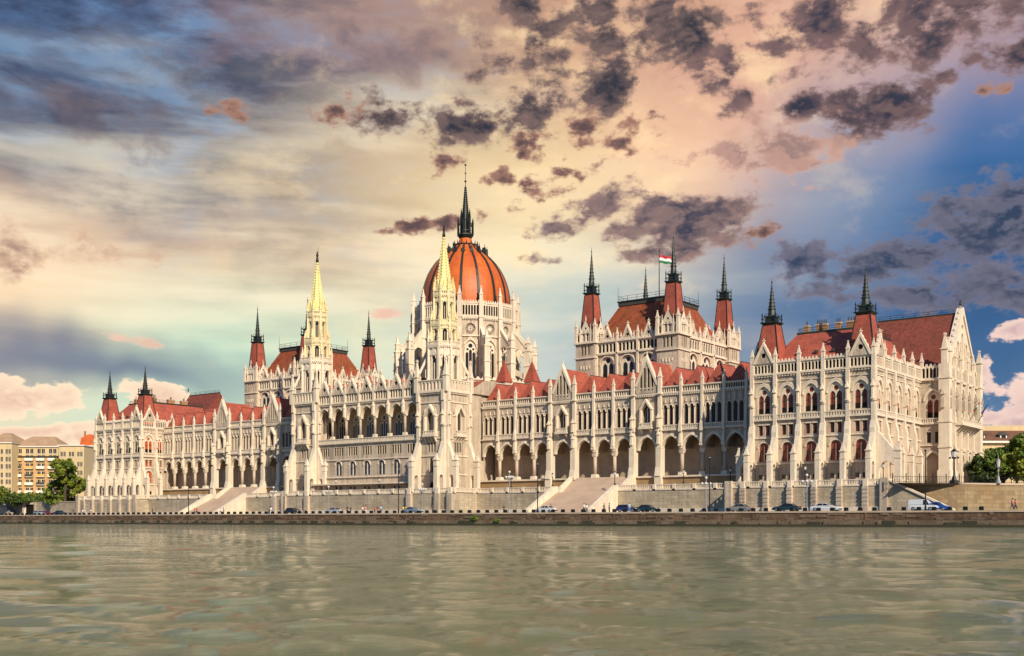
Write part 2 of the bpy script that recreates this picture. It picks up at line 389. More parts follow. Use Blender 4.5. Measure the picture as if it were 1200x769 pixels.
def pav_bay(mb, F, s0, s1, P, curt, n_gal=6, end=False, narrow=False):
    c = (s0+s1)/2; W = s1-s0
    bw = min(3.0, W*0.6)
    mb.F = F
    holes = []
    H = [('big', arch(c, 23.7, bw, 5.3)),
         ('lo', arch(c, 14.3, bw*0.72, 3.7, 'round'))]
    sq = [c-bw*.24, c+bw*.24]
    for x in sq: holes.append(arch(x, 19.5, bw*.3, 2.0, 'rect'))
    for x in sq: holes.append(arch(x, 10.9, 0.75, 0.95, 'rect'))
    holes += [h for _, h in H]
    mb.panel([(s0, PZ), (s1, PZ), (s1, 31.2), (s0, 31.2)], holes, 0, 0.45, 'stone')
    for x in sq: mb.F = F; mb.box(x-bw*.19, x+bw*.19, -0.05, 0.14, 21.5, 21.72, 'stone_trim')
    hood(mb, c, 23.7, bw*1.06, 5.4, 0, off=0.2, th=0.25); hood(mb, c, 23.7, bw*1.4, 5.9, 0, off=0.09, th=0.15)
    hood(mb, c, 14.3, bw*0.78, 3.8, 0, 'round', off=0.2, th=0.2)
    # string courses, balcony rail and cornice
    mb.box(s0, s1, 0, 0.24, 13.75, 14.05, 'stone_trim'); mb.box(s0, s1, 0, 0.2, 18.9, 19.15, 'stone_trim')
    mb.box(s0, s1, 0, 0.42, 22.35, 22.6, 'stone_trim'); balustrade(mb, F, s0+0.3, s1-0.3, 22.6, 0.3, 0.95, 0.5)
    mb.box(s0, s1, 0, 0.16, 29.9, 30.05, 'stone_trim')
    corbels(mb, F, s0, s1, 31.2, 0.0, 0.55)
    win('paired_window', 'big%.2f%s' % (bw, curt), F, c, -0.22, 23.7, P, 'pointed', bw, 5.3, glass=curt, tracery='pair')
    win('arched_window', 'lo%.2f%s' % (bw, curt), F, c, -0.22, 14.3, P, 'round', bw*0.72, 3.7, glass=curt, tracery='mull')
    for x in sq: win('square_window', 'sq%.2f%s' % (bw, curt), F, x, -0.22, 19.5, P, 'rect', bw*.3, 2.0, glass=curt, tracery='cross')
    mb.F = F
    for x in sq: mb.box(x-0.38, x+0.38, -0.22, -0.18, 10.9, 11.85, 'glass')

def turret(P, x, y, z0, h0, z1, z2, name='corner_turret', base=2.7, top=1.35, redm='roof_red'):
    """red flared pyramid with a dark iron steeple"""
    mb = MB(); mb.frus(x, y, z0, z1, base, top, m=redm, top=False)
    for q in (-1, 1):            # ridge rolls
        for r_ in (-1, 1): mb.tube((x+q*base, y+r_*base, z0), (x+q*top, y+r_*top, z1), 0.12, m='lead_dark', n=4)
    o = build(name, mb, P)
    s = MB(); k = top
    H = z2-z1
    s.frus(x, y, z1, z1+0.45, k*0.95, k*1.25, m='verdigris'); s.frus(x, y, z1+0.45, z1+0.6, k*1.3, k*1.3, m='verdigris')
    s.frus(x, y, z1+0.6, z1+H*.17, k*.75, k*.7, m='lead_dark')
    for q in (-1, 1):
        for r_ in (-1, 1):
            s.frus(x+q*k*1.05, y+r_*k*1.05, z1+0.6, z1+H*.20, 0.09, 0.07, m='lead_dark'); s.frus(x+q*k*1.05, y+r_*k*1.05, z1+H*.20, z1+H*.27, 0.12, 0.01, m='lead_dark')
            s.tube((x+q*k*1.05, y+r_*k*1.05, z1+H*.17), (x+q*k*.5, y+r_*k*.5, z1+H*.26), 0.06, m='lead_dark', n=4)
    for q in (-1, 1):
        s.box(x-k*1.15, x+k*1.15, -(y+q*k*1.15)-0.05 if False else y+q*k*1.15-0.05, y+q*k*1.15+0.05, z1+1.25, z1+1.35, 'lead_dark')
        s.box(x+q*k*1.15-0.05, x+q*k*1.15+0.05, y-k*1.15, y+k*1.15, z1+1.25, z1+1.35, 'lead_dark')
    s.frus(x, y, z1+H*.17, z1+H*.20, k*.85, k*.85, m='verdigris')
    s.frus(x, y, z1+H*.20, z1+H*.34, k*.62, k*.48, n=8, m='lead_dark'); s.frus(x, y, z1+H*.34, z1+H*.36, k*.62, k*.62, n=8, m='verdigris')
    s.frus(x, y, z1+H*.36, z1+H*.88, k*.46, k*.07, n=8, m='lead_dark')
    for i in range(6):
        zz = z1+H*(.40+.075*i); rr = k*(.46-.39*(i*.075+.04)/.52)
        s.frus(x, y, zz, zz+0.12, rr*1.25, rr*1.25, n=8, m='verdigris')
    s.tube((x, y, z1+H*.86), (x, y, z2), 0.07, 0.04, m='lead_dark'); s.ball((x, y, z1+H*.91), 0.19, 'lead_dark', 6, 4)
    put('steeple', s.mesh('steeple'), o, (0, 0, 0))
    return o

def chimney(P, x, y, z, w=1.2, l=0.7, h=1.8, pots=3, m='brickwork'):
    mb = MB(); mb.box(x-w/2, x+w/2, y-l/2, y+l/2, z, z+h, m); mb.box(x-w/2-.1, x+w/2+.1, y-l/2-.1, y+l/2+.1, z+h-0.3, z+h-0.1, 'coping')
    for i in range(pots): mb.frus(x-w/2+w*(i+.5)/pots, y, z+h, z+h+0.8, 0.13, 0.1, m='lead_dark', n=6)
    return build('chimney', mb, P)

def rails(mb, loop, z, h=0.9, m='iron', posts=2.6):
    for (a, b) in zip(loop, loop[1:]):
        L_ = math.hypot(b[0]-a[0], b[1]-a[1]); n = max(1, int(L_/posts))
        for k in (0.5, 1.0): mb.tube((a[0], a[1], z+h*k), (b[0], b[1], z+h*k), 0.045, n=4, m=m)
        for i in range(n+1):
            t = i/n; mb.tube((a[0]+(b[0]-a[0])*t, a[1]+(b[1]-a[1])*t, z), (a[0]+(b[0]-a[0])*t, a[1]+(b[1]-a[1])*t, z+h), 0.045, n=4, m=m)

def pavilion(x0, south):
    W = 24.1; x1 = x0+W; D = 27.2
    mb = MB(); P = build('river_pavilion', MB_seed(x0, W, D), root)
    P['label'] = 'south pavilion with five arched bays' if south else 'north pavilion with five arched bays'
    Ff = Fr(x0, 0, 0); Fs = Fr(x1, 0, PI/2); Fn = Fr(x0, D, -PI/2)
    b = W/5
    curt = 'curtain'
    walls = MB()
    for i in range(5): pav_bay(walls, Ff, i*b, (i+1)*b, P, 'curtain' if south else 'glass')
    sb = D/5
    if south: exps = [(Fs, [(i*sb, (i+1)*sb) for i in range(5)]), (Fn, [(D-8.0, D-5.0), (D-5.0, D)])]
    else: exps = [(Fs, [(0, 5.0), (5.0, 8.0)]), (Fn, [(i*sb, (i+1)*sb) for i in range(5)])]
    for F, bays in exps:
        for (a, c) in bays: pav_bay(walls, F, a, c, P, 'curtain_bright' if F is Fs else 'curtain')
    build('facade', walls, P)
    # plain inner walls above the wing roofs
    # gallery, parapet
    g = MB()
    for F, L_ in ((Ff, W), (Fs, D), (Fn, D)):
        n = int(L_/4.82+.5); bb = L_/n
        g.F = F; g.box(-0.35, L_+0.35, 0, 0.45, 31.2, 31.5, 'stone_trim')
        for i in range(n):
            arcade(g, F, i*bb+0.35, (i+1)*bb-0.35, 31.5, 33.5, 6, d=0.12, depth=0.5)
            g.F = F; g.box((i*bb)-0.35, i*bb+0.35, -0.4, 0.4, 31.5, 33.7, 'stone_trim')
            g.box(i*bb, (i+1)*bb, -0.35, 0.3, 33.5, 33.72, 'stone_trim')
            crenel(g, F, i*bb+0.3, (i+1)*bb-0.3, 33.72, 0.05, 6, 0.55)
        g.F = F; g.box(L_-0.35, L_+0.35, -0.4, 0.4, 31.5, 33.7, 'stone_trim')
    build('gallery', g, P)
    for F, cs in ((Ff, (b/2, W-b/2)), (Fs, (sb/2, )), (Fn, (D-sb/2, ))):
        for c in cs:
            gb = MB(); gable(gb, F, c, 33.6, 4.0, 3.9, 0.35); build('gable', gb, P)
    pm = pin_mesh('pinA', 0.3, 3.0)
    for F, L_, n, sk in ((Ff, W, 5, ()), (Fs, D, 5, (0,)), (Fn, D, 5, (5,))):
        for i in range(n+1):
            if i in sk: continue
            p = F((L_*i/n, 0.12, 33.7)); put('pinnacle', pm, P, p, F.a)
    # buttresses
    bt = P
    for i in range(6): buttress(bt, Ff, i*b)
    for F in (Fs, Fn):
        outer = (F is Fs) == south
        ss = [0 if F is Fs else D]
        if outer: ss += [sb*1, sb*2, sb*3, sb*4] if F is Fs else [D-sb*k for k in (1, 2, 3, 4)]
        else: ss += [5.0 if F is Fs else D-5.0]
        for j, s in enumerate(ss):
            buttress(bt, F, s, ext=(5.0 if outer else 3.4) if j == 0 else (3.0 if j == 1 else 2.1))
    # mansard roof
    rf = MB()
    bx0, bx1, by0, by1 = x0+0.8, x1-0.8, 0.8, D
    tx0, tx1, ty0, ty1 = x0+6.2, x1-6.2, 8.0, D
    z0, z1 = 32.2, 40.2
    A = [(bx0, by0, z0), (bx1, by0, z0), (bx1, by1, z0), (bx0, by1, z0)]
    B = [(tx0, ty0, z1), (tx1, ty0, z1), (tx1, ty1, z1), (tx0, ty1, z1)]
    rf.add(A+B, [(0, 1, 5, 4), (1, 2, 6, 5), (2, 3, 7, 6), (3, 0, 4, 7), (4, 5, 6, 7)], 'roof_red')
    rf.box(tx0-0.3, tx1+0.3, ty0-0.3, ty1, z1-0.35, z1+0.1, 'verdigris')
    rails(rf, [(tx0, ty1), (tx0, ty0), (tx1, ty0), (tx1, ty1)], z1, 0.9)
    for xx, yy in ((x0+8, 3.7), (x0+11.6, 3.7), (x0+15, 3.7)):
        zz = z0+(z1-z0)*(yy-by0)/(ty0-by0); rf.box(xx-0.35, xx+0.35, yy-0.5, yy+0.3, zz-0.1, zz+0.42, 'roof_dark')
    roof = build('roof', rf, P)
    # flank walls of the roof's rear and body behind
    for xx, ww, pots in ((x0+7.3, 0.9, 1), (x0+10.4, 2.2, 5), (x0+13.8, 1.0, 2), (x0+16.6, 2.2, 4)):
        chimney(P, xx, 9.5, 40.2, ww, 0.9, 1.7, pots)
    for yy in (15, 20): chimney(P, (tx1 if south else tx1), yy, 40.2, 1.0, 2.4, 1.3, 2)
    for xx in (x0+2.65, x1-2.65): turret(P, xx, 3.1, 32.4, 0, 41.4, 50.9)
    return P
def MB_seed(x0, W, D):
    """solid core of a pavilion, just behind the facade skin"""
    m = MB(); m.box(x0+0.5, x0+W-0.5, 0.5, D, PZ-0.4, 32.3, 'stone'); return m

pavilion(100.9, True); pavilion(-125.0, False)

# ---------------------------------------------------------------- transept blocks with great gables at both ends
def end_block(sx):
    x1 = 130.0*sx; xa = 100.9*sx
    lo, hi = min(x1, xa), max(x1, xa); Y0, Y1 = 27.2, 50.0
    core = MB(); core.box(lo+0.5, hi-0.5, Y0+0.5, Y1-0.5, PZ-0.4, 33.2, 'stone'); core.box(lo+1, hi-1, Y1-.6, Y1, PZ-.4, 33.2, 'stone')
    P = build('gabled_transept', core, root)
    w = MB()
    Fw = Fr(lo, Y0, 0); Fe = Fr(x1, Y0 if sx > 0 else Y1, PI/2*sx)
    L_ = hi-lo
    a, b_ = (L_-5.0, L_) if sx > 0 else (0, 5.0)
    c = (a+b_)/2; w.F = Fw
    holes = [arch(c, PZ, 3.5, 6.9), arch(c, 23.7, 2.9, 5.3), arch(c-0.85, 18.6, 0.9, 2.2, 'rect'), arch(c+0.85, 18.6, 0.9, 2.2, 'rect')]
    w.panel([(a, PZ), (b_, PZ), (b_, 31.2), (a, 31.2)], holes[1:]+[[(p[0], p[1]+0.02) for p in holes[0]]], 0, 0.5, 'stone')
    hood(w, c, PZ, 3.6, 7.0, 0); hood(w, c, 23.7, 3.1, 5.5, 0)
    w.tri_fill([holes[0]], -0.45, 'stone_inner')
    w.box(a, b_, 0, 0.24, 18.0, 18.25, 'stone_trim'); w.box(a, b_, 0, 0.4, 22.35, 22.6, 'stone_trim'); balustrade(w, Fw, a, b_, 22.6, 0.3, 0.95)
    w.box(a, b_, 0, 0.45, 31.2, 31.5, 'stone_trim'); arcade(w, Fw, a+.3, b_-.3, 31.5, 34.1, 6, d=0.12, depth=0.5); crenel(w, Fw, a, b_, 34.1, 0, 6)
    win('paired_window', 'big2.90c', Fw, c, -0.42, 23.7, P, 'pointed', 2.9, 5.3, glass='curtain', tracery='pair')
    for q in (-.85, .85): win('square_window', 'sqe', Fw, c+q, -0.42, 18.6, P, 'rect', 0.9, 2.2, glass='glass', tracery='cross')
    # south / north face : five narrow bays
    D = Y1-Y0; n = 5; bb = D/n
    for i in range(n):
        c = (i+.5)*bb; w.F = Fe; mid = 1 <= i <= 3
        hs = [arch(c, PZ+0.02, 2.7, 6.9), arch(c, 18.3, 1.1, 2.2, 'rect'), arch(c-0.75, 24.2, 1.1, 5.0), arch(c+0.75, 24.2, 1.1, 5.0)]
        w.panel([(i*bb, PZ), ((i+1)*bb, PZ), ((i+1)*bb, 31.4), (i*bb, 31.4)], hs, 0, 0.7, 'stone')
        w.tri_fill([hs[0]], -0.65, 'stone_inner')
        hood(w, c, PZ, 2.9, 7.1, 0); hood(w, c, 24.2, 2.8, 6.2, 0)
        win('square_window', 'sqs', Fe, c, -0.25, 18.3, P, 'rect', 1.1, 2.2, glass='curtain_bright', tracery='cross')
        for q in (-.75, .75): win('lancet_window', 'les', Fe, c+q, -0.3, 24.2, P, 'pointed', 1.1, 5.0, glass='glass')
        w.F = Fe; w.box(c-1.1, c+1.1, -0.05, 0.15, 13.6+7.0, 20.8, 'stone_trim')
    w.F = Fe
    w.box(0, D, 0, 0.3, 17.3, 17.6, 'stone_trim'); w.box(0, D, 0, 0.3, 22.9, 23.1, 'stone_trim'); w.box(-0.3, D+.3, 0, 0.45, 31.3, 31.6, 'stone_trim')
    arcade(w, Fe, 0.4, D-0.4, 31.6, 34.2, 22, d=0.15, depth=0.5)
    for i in range(n+1):
        s = i*bb; big = i in (0, n)
        w.F = Fe
        k = 0.95 if big else 0.45
        w.box(s-k, s+k, 0, 1.0 if big else 0.7, PZ, 34.4, 'stone_trim'); w.box(s-k*1.2, s+k*1.2, 0, 1.2 if big else 0.9, PZ, 13.0, 'stone_trim')
        for zz in (17.5, 22.6, 31.4): w.box(s-k*1.15, s+k*1.15, 0, 1.15 if big else 0.85, zz, zz+.3, 'stone_trim')
        w.pinnacle(s, 0.5, 34.4, 0.55 if big else 0.3, 5.6 if big else 4.0)
        w.frus(s, 1.05, 25.5, 27.6, 0.3, 0.25); w.frus(s, 1.05, 28.2, 29.6, 0.35, 0.04)
    # balcony over the porch
    w.box(bb*0.9, bb*4.1, 0, 2.2, 22.3, 22.75, 'stone_trim'); balustrade(w, Fe, bb*.9, bb*4.1, 22.75, 2.0, 1.0)
    for i in range(8):
        s = bb*1.0+i*bb*3.0/7; w.F = Fe; w.slab([(0, 20.6), (0.3, 20.6), (2.0, 22.3), (0, 22.3)], s-0.2, s+0.2, 'stone_trim')
    # corner pier on the river side
    w.F = Fw
    s = L_ if sx > 0 else 0
    w.box(s-1.1, s+0.95, 0, 1.0, PZ, 34.4, 'stone_trim'); w.pinnacle(s, 0.4, 34.4, 0.6, 6.5); w.box(s-1.3, s+1.15, 0, 1.2, PZ, 13, 'stone_trim')
    for zz in (17.5, 22.6, 31.4): w.box(s-1.25, s+1.1, 0, 1.15, zz, zz+.3, 'stone_trim')
    w.frus(s-.2, 1.3, 25.5, 27.6, 0.35, 0.3); w.frus(s-.2, 1.3, 28.2, 29.6, 0.4, 0.04)
    w.pinnacle(a+.3 if sx > 0 else b_-.3, 0.1, 33.6, 0.3, 3.5)
    build('facade', w, P)
    # great gable
    g = MB(); g.F = Fe
    gz, gh = 34.2, 12.6; m0, m1 = 1.6, D-1.6; mc = D/2
    hs = []
    for i in range(5): 
        c = mc+(i-2)*3.0; hh = 7.2-abs(i-2)*2.0
        hs.append(arch(c, gz+0.6, 1.3, hh))
    hs.append(arch(mc, gz+8.2, 1.4, 1.4, 'circle'))
    outer = [(m0, gz), (m1, gz), (mc, gz+gh)]
    g.panel(outer, hs, 0.1, 0.4, 'stone_trim'); g.tri_fill([outer], -0.32, 'stone'); g.tri_fill([outer], -0.9, 'stone')
    for q in (-1, 1):
        pts = [(mc+q*(m1-mc+.35), gz-.1), (mc+q*(m1-mc-.4), gz-.1), (mc, gz+gh-.9), (mc, gz+gh+.6)]
        g.prism(pts, -1.0, 0.4, 'stone_trim')
        for i in range(1, 10):
            t = i/10; g.frus(mc+q*(m1-mc+.35)*(1-t), -0.3, gz+(gh+.6)*t-.1, gz+(gh+.6)*t+.55, 0.2, 0.05, m='stone_trim')
    for i in range(4):
        s = mc+(i-1.5)*3.0; g.pinnacle(s, 0.3, gz, 0.2, 5.5-abs(i-1.5)*1.6+1.5)
    g.frus(mc, -.3, gz+gh, gz+gh+1.4, .2, .1); g.frus(mc, -.3, gz+gh+1.0, gz+gh+2.2, .16, .05, m='verdigris'); g.ball(Fe((mc, -.3, 0)) if False else (mc, -.3, gz+gh+1.4), .3, 'verdigris', 6, 4)
    build('great_gable', g, P)
    r = MB()
    xr = x1-0.6*sx; xi = 112.5*sx; Ym = (Y0+Y1)/2
    rz = 46.3; ez = 34.0
    pts = [(xr, Y0+1.4, ez), (xr, Ym, rz), (xr, Y1-1.4, ez), (xi, Y0+1.4, ez), (xi, Ym, rz), (xi, Y1-1.4, ez)]
    r.add(pts, [(0, 1, 4, 3), (1, 2, 5, 4), (3, 4, 5)], 'roof_maroon')
    rails(r, [(xr-sx*1, Ym), (xi, Ym)], rz, 0.9)
    r.box(min(xr, xi), max(xr, xi), Ym-.2, Ym+.2, rz-.15, rz+.12, 'verdigris')
    # lower roofs behind
    xb = 100.9*sx
    r.add([(xi, Y0, 33.2), (xb, Y0, 33.2), (xb, Y1, 33.2), (xi, Y1, 33.2), (xi, Y0+6, 40.2), (xb, Y0+6, 40.2), (xb, Y1-6, 40.2), (xi, Y1-6, 40.2)],
          [(0, 1, 5, 4), (1, 2, 6, 5), (2, 3, 7, 6), (4, 5, 6, 7)], 'roof_red')
    build('roof', r, P)
end_block(1); end_block(-1)

# ---------------------------------------------------------------- wings
BW = 5.12
def wing(sx):
    """arcaded wing from the centre to a pavilion; s runs from the low-x end"""
    X0, X1 = 26.2, 100.9; YW = 8.0
    bays = [(BW, 0)]*4+[(6.7, 1)]+[(5.2, 0)]*3+[(6.7, 1)]+[(5.05, 0)]*5
    k = (X1-X0)/sum(b[0] for b in bays); bays = [(b*k, r) for b, r in bays]
    if sx < 0: bays = bays[::-1]
    ox = X0 if sx > 0 else -X1
    L_ = X1-X0
    F = Fr(ox, YW, 0)
    core = MB(); core.F = F; core.box(0, L_, -44, -5.0, PZ-.4, 31, 'stone')
    core.box(0, L_, -5.2, 0.4, PZ-.4, 12.5, 'ochre'); core.box(0, L_, 0.2, 0.75, 12.2, 12.56, 'stone_trim')
    core.box(0, L_, -5.2, -0.9, 21.9, 31.0, 'stone'); core.box(0, L_, -5.1, -0.7, 21.85, 22.0, 'stone_trim')
    P = build('arcaded_wing', core, root)
    w = MB(); s = 0; piers = [(0.0, False)]
    cols = MB()
    tents = MB(); rp = MB()
    for bi, (b, ris) in enumerate(bays):
        c = s+b/2; w.F = F; aw = 4.15 if not ris else 4.3
        outer, arc, sp = notch(s, s+b, 22.0, c, aw, 21.15)
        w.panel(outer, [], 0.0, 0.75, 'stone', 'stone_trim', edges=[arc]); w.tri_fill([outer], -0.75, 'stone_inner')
        ringband(w, arc, 0.09, 0.0, 0.18); ringband(w, [(p[0], p[1]) for p in arc], 0.2, 0.0, 0.09)
        w.F = F
        # upper storey
        hs = []
        if not ris:
            lx = [c-1.36, c, c+1.36]
            hs = [arch(x, 23.55, 0.92, 4.2) for x in lx]
            fr = [arch(x, 28.35, 0.5, 1.1, 'pointed', 3) for x in [c-2.0+i*0.8 for i in range(6)]]
            w.panel([(s, 22.0), (s+b, 22.0), (s+b, 30.3), (s, 30.3)], hs, 0, 0.55, 'stone')
            for x in lx:
                hood(w, x, 23.55, 0.98, 4.3, 0, off=0.22, th=0.18); win('lancet_window', 'lw', F, x, -0.25, 23.55, P, 'pointed', 0.92, 4.2, glass='curtain_dark')
                w.F = F; w.frus(x, 0.12, 28.3, 29.2, 0.14, 0.03, m='stone_trim')
            for x in (c-2.05, c-.68, c+.68, c+2.05): w.F = F; w.tube((x, 0.12, 23.5), (x, 0.12, 26.9), 0.12, m='stone_trim')
            balustrade(w, F, s+0.4, s+b-0.4, 22.5, 0.3, 0.95)
            w.F = F; w.box(s, s+b, 0, 0.42, 22.25, 22.5, 'stone_trim')
        else:
            hs = [arch(c, 23.9, 1.9, 4.1)]
            w.panel([(s, 22.0), (s+b, 22.0), (s+b, 30.3), (s, 30.3)], hs, 0, 0.55, 'stone')
            w.F = F; w.box(c-1.55, c-1.2, 0, 0.8, 23.3, 27.2, 'stone_trim'); w.box(c+1.2, c+1.55, 0, 0.8, 23.3, 27.2, 'stone_trim')
            for q in (-1, 1):
                pp = [(c+q*1.7, 27.0), (c+q*1.25, 27.0), (c, 28.7), (c, 29.4)]; w.prism(pp, 0, 0.9, 'stone_trim')
            w.box(c-1.7, c+1.7, 0, 1.1, 22.8, 23.2, 'stone_trim'); balustrade(w, F, c-1.6, c+1.6, 23.2, 0.95, 0.9)
            w.F = F; w.slab([(0, 21.9), (0.2, 21.9), (1.0, 22.8), (0, 22.8)], c-1.3, c-0.9, 'stone_trim'); w.slab([(0, 21.9), (0.2, 21.9), (1.0, 22.8), (0, 22.8)], c+.9, c+1.3, 'stone_trim')
            win('hooded_window', 'rw', F, c, -0.3, 23.9, P, 'pointed', 1.9, 4.1, glass='glass', tracery='mull')
        w.F = F
        w.box(s, s+b, 0, 0.35, 30.2, 30.5, 'stone_trim'); corbels(w, F, s, s+b, 30.2, 0, 0.5)
        arcade(w, F, s+.3, s+b-.3, 30.5, 31.6, 8, 0.6, d=0.1, depth=0.4, kind='rect')
        w.F = F; w.box(s, s+b, -0.4, 0.3, 31.6, 31.85, 'stone_trim')
        # rear wall of the arcade
        w.F = F; doors = (bi % 3 == 0)
        hb = [arch(c, 12.6 if doors else 14.2, 1.5, 5.4 if doors else 4.0)]
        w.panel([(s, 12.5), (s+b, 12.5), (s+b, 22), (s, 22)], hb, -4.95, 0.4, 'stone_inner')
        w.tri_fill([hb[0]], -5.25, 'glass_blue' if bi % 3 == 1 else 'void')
        w.add([(s, 0, 12.55), (s+b, 0, 12.55), (s+b, -5, 12.55), (s, -5, 12.55)], [(0, 1, 2, 3)], 'stone_inner')
        # vault rib
        w.box(s-0.2, s+0.2, -4.9, -0.7, 18.5, 21.9, 'stone_inner') if bi else None
        # roof tent
        if not ris:
            q = b*0.47
            base = [(c-q, -0.9, 31.0), (c+q, -0.9, 31.0), (c+q, -10.5, 35.9), (c-q, -10.5, 35.9)]
            tents.F = F
            tents.add([(c-q, -0.8, 31.5), (c+q, -0.8, 31.5), (c, -2.4, 36.1), (c, -10, 36.3), (c-q, -10, 31.5), (c+q, -10, 31.5)], [(0, 1, 2), (0, 2, 3, 4), (1, 5, 3, 2)], 'roof_red')
            tents.tube((c, -2.4, 36.1), (c, -10, 36.3), 0.09, m='lead_dark', n=4)
        else:
            gb = MB(); gb.F = F
            hs = [arch(c+(i-1.5)*0.95, 31.2, 0.55, 3.6 if i in (0, 3) else 5.0) for i in range(4)]
            ou = [(c-2.7, 30.6), (c+2.7, 30.6), (c+2.7, 32.3), (c, 38.2), (c-2.7, 32.3)]
            gb.panel(ou, hs, 0.35, 0.4, 'stone'); gb.tri_fill([ou], -0.03, 'void'); gb.tri_fill([ou], -0.5, 'stone')
            for q in (-1, 1):
                gb.F = F
                gb.prism([(c+q*3.0, 32.2), (c+q*2.5, 32.2), (c, 37.6), (c, 38.8)], -0.55, 0.5, 'stone_trim')
                for i in range(1, 6): t = i/6; gb.frus(c+q*3.0*(1-t), 0, 32.2+6.5*t-.1, 32.2+6.5*t+.35, 0.15, 0.05, m='stone_trim')
            gb.frus(c, 0, 38.6, 39.8, 0.18, 0.04, m='stone_trim')
            build('gable', gb, P)
            tents.F = F
            tents.add([(c-2.9, -.6, 32.0), (c+2.9, -.6, 32.0), (c, -.6, 37.9), (c, -10, 37.9), (c-2.9, -10, 32.0), (c+2.9, -10, 32.0)], [(0, 2, 3, 4), (1, 5, 3, 2)], 'roof_red')
        s += b; piers.append((s, ris or (bi+1 < len(bays) and bays[bi+1][1])))
    if bays[0][1]: piers[0] = (0, True)
    # long roof behind the tents
    tents.F = F
    tents.add([(0, -0.6, 31.2), (L_, -0.6, 31.2), (L_, -11.5, 34.6), (0, -11.5, 34.6), (L_, -18, 32), (0, -18, 32), (L_, -44, 33.5), (0, -44, 33.5)], [(0, 1, 2, 3), (3, 2, 4, 5), (5, 4, 6, 7)], 'roof_red')
    tents.box(0, L_, -11.9, -11.2, 34.4, 34.8, 'roof_dark')
    rails(tents, [(0, -11.6), (L_, -11.6)], 34.8, 0.9, posts=4.0)
    for i in range(10):
        x = L_*(i+.6)/10.3; tents.box(x-0.8, x+0.6, -11, -9.6, 33.5, 35.3 + (i % 3)*0.25, 'roof_dark'); 
    build('roof', tents, P)
    for (s, big) in piers:
        if s < 0.01 and sx > 0 or (s > L_-0.01 and sx < 0): continue
        if s < 0.01 or s > L_-0.01: continue
        w.F = F
        if not big:
            cols = MB(F)
            cols.frus(s, -0.35, 12.5, 13.3, 0.72, 0.62, m='stone_trim'); cols.frus(s, -0.35, 13.3, 17.4, 0.42, 0.40, n=10, m='coping', smooth=True)
            cols.frus(s, -0.35, 17.3, 18.2, 0.42, 0.62, m='stone_trim'); cols.box(s-.5, s+.5, -0.75, 0.0, 18.1, 18.6, 'stone_trim'); build('arcade_column', cols, P)
            w.box(s-.26, s+.26, 0, 0.5, 18.3, 30.2, 'stone_trim'); w.frus(s, 0.55, 19.4, 21.4, 0.3, 0.22, m='stone_trim'); w.frus(s, 0.5, 21.9, 23.4, 0.36, 0.3, m='stone_trim'); w.frus(s, 0.45, 23.4, 25.0, 0.34, 0.06, m='stone_trim')
            w.box(s-.4, s+.4, 0.1, 0.85, 18.8, 19.3, 'stone_trim')
            w.box(s-.3, s+.3, -0.4, 0.45, 30.2, 32.0, 'stone_trim')
            put('pinnacle', pin_mesh('pinW', 0.25, 2.7, 0.1), P, F((s, 0.1, 32.0)))
        else:
            w.box(s-.62, s+.62, -0.7, 1.1, 12.5, 18.6, 'stone_trim'); w.box(s-.8, s+.8, -0.7, 1.4, PZ-.3, 12.5, 'stone_trim'); w.slab([(1.0, 12.5), (1.6, 12.5), (1.1, 14.5), (1.0, 14.5)], s-.7, s+.7, 'stone_trim')
            w.box(s-.5, s+.5, 0, 0.9, 18.6, 25.2, 'stone_trim'); w.box(s-.4, s+.4, 0, 0.65, 25.2, 32.4, 'stone_trim')
            for zz in (18.6, 22.4, 25.2, 30.3): w.box(s-.66, s+.66, 0, 1.12, zz-.15, zz+.12, 'stone_trim')
            for z_ in (19.4, 23.0): w.frus(s, 1.1, z_, z_+1.8, 0.3, 0.22, m='stone_trim'); w.frus(s, 1.1, z_+2.0, z_+3.0, 0.34, 0.05, m='stone_trim')
            put('pinnacle', pin_mesh('pinR', 0.36, 3.8, 0.1), P, F((s, 0.25, 32.4)))
    build('facade', w, P)
wing(1); wing(-1)
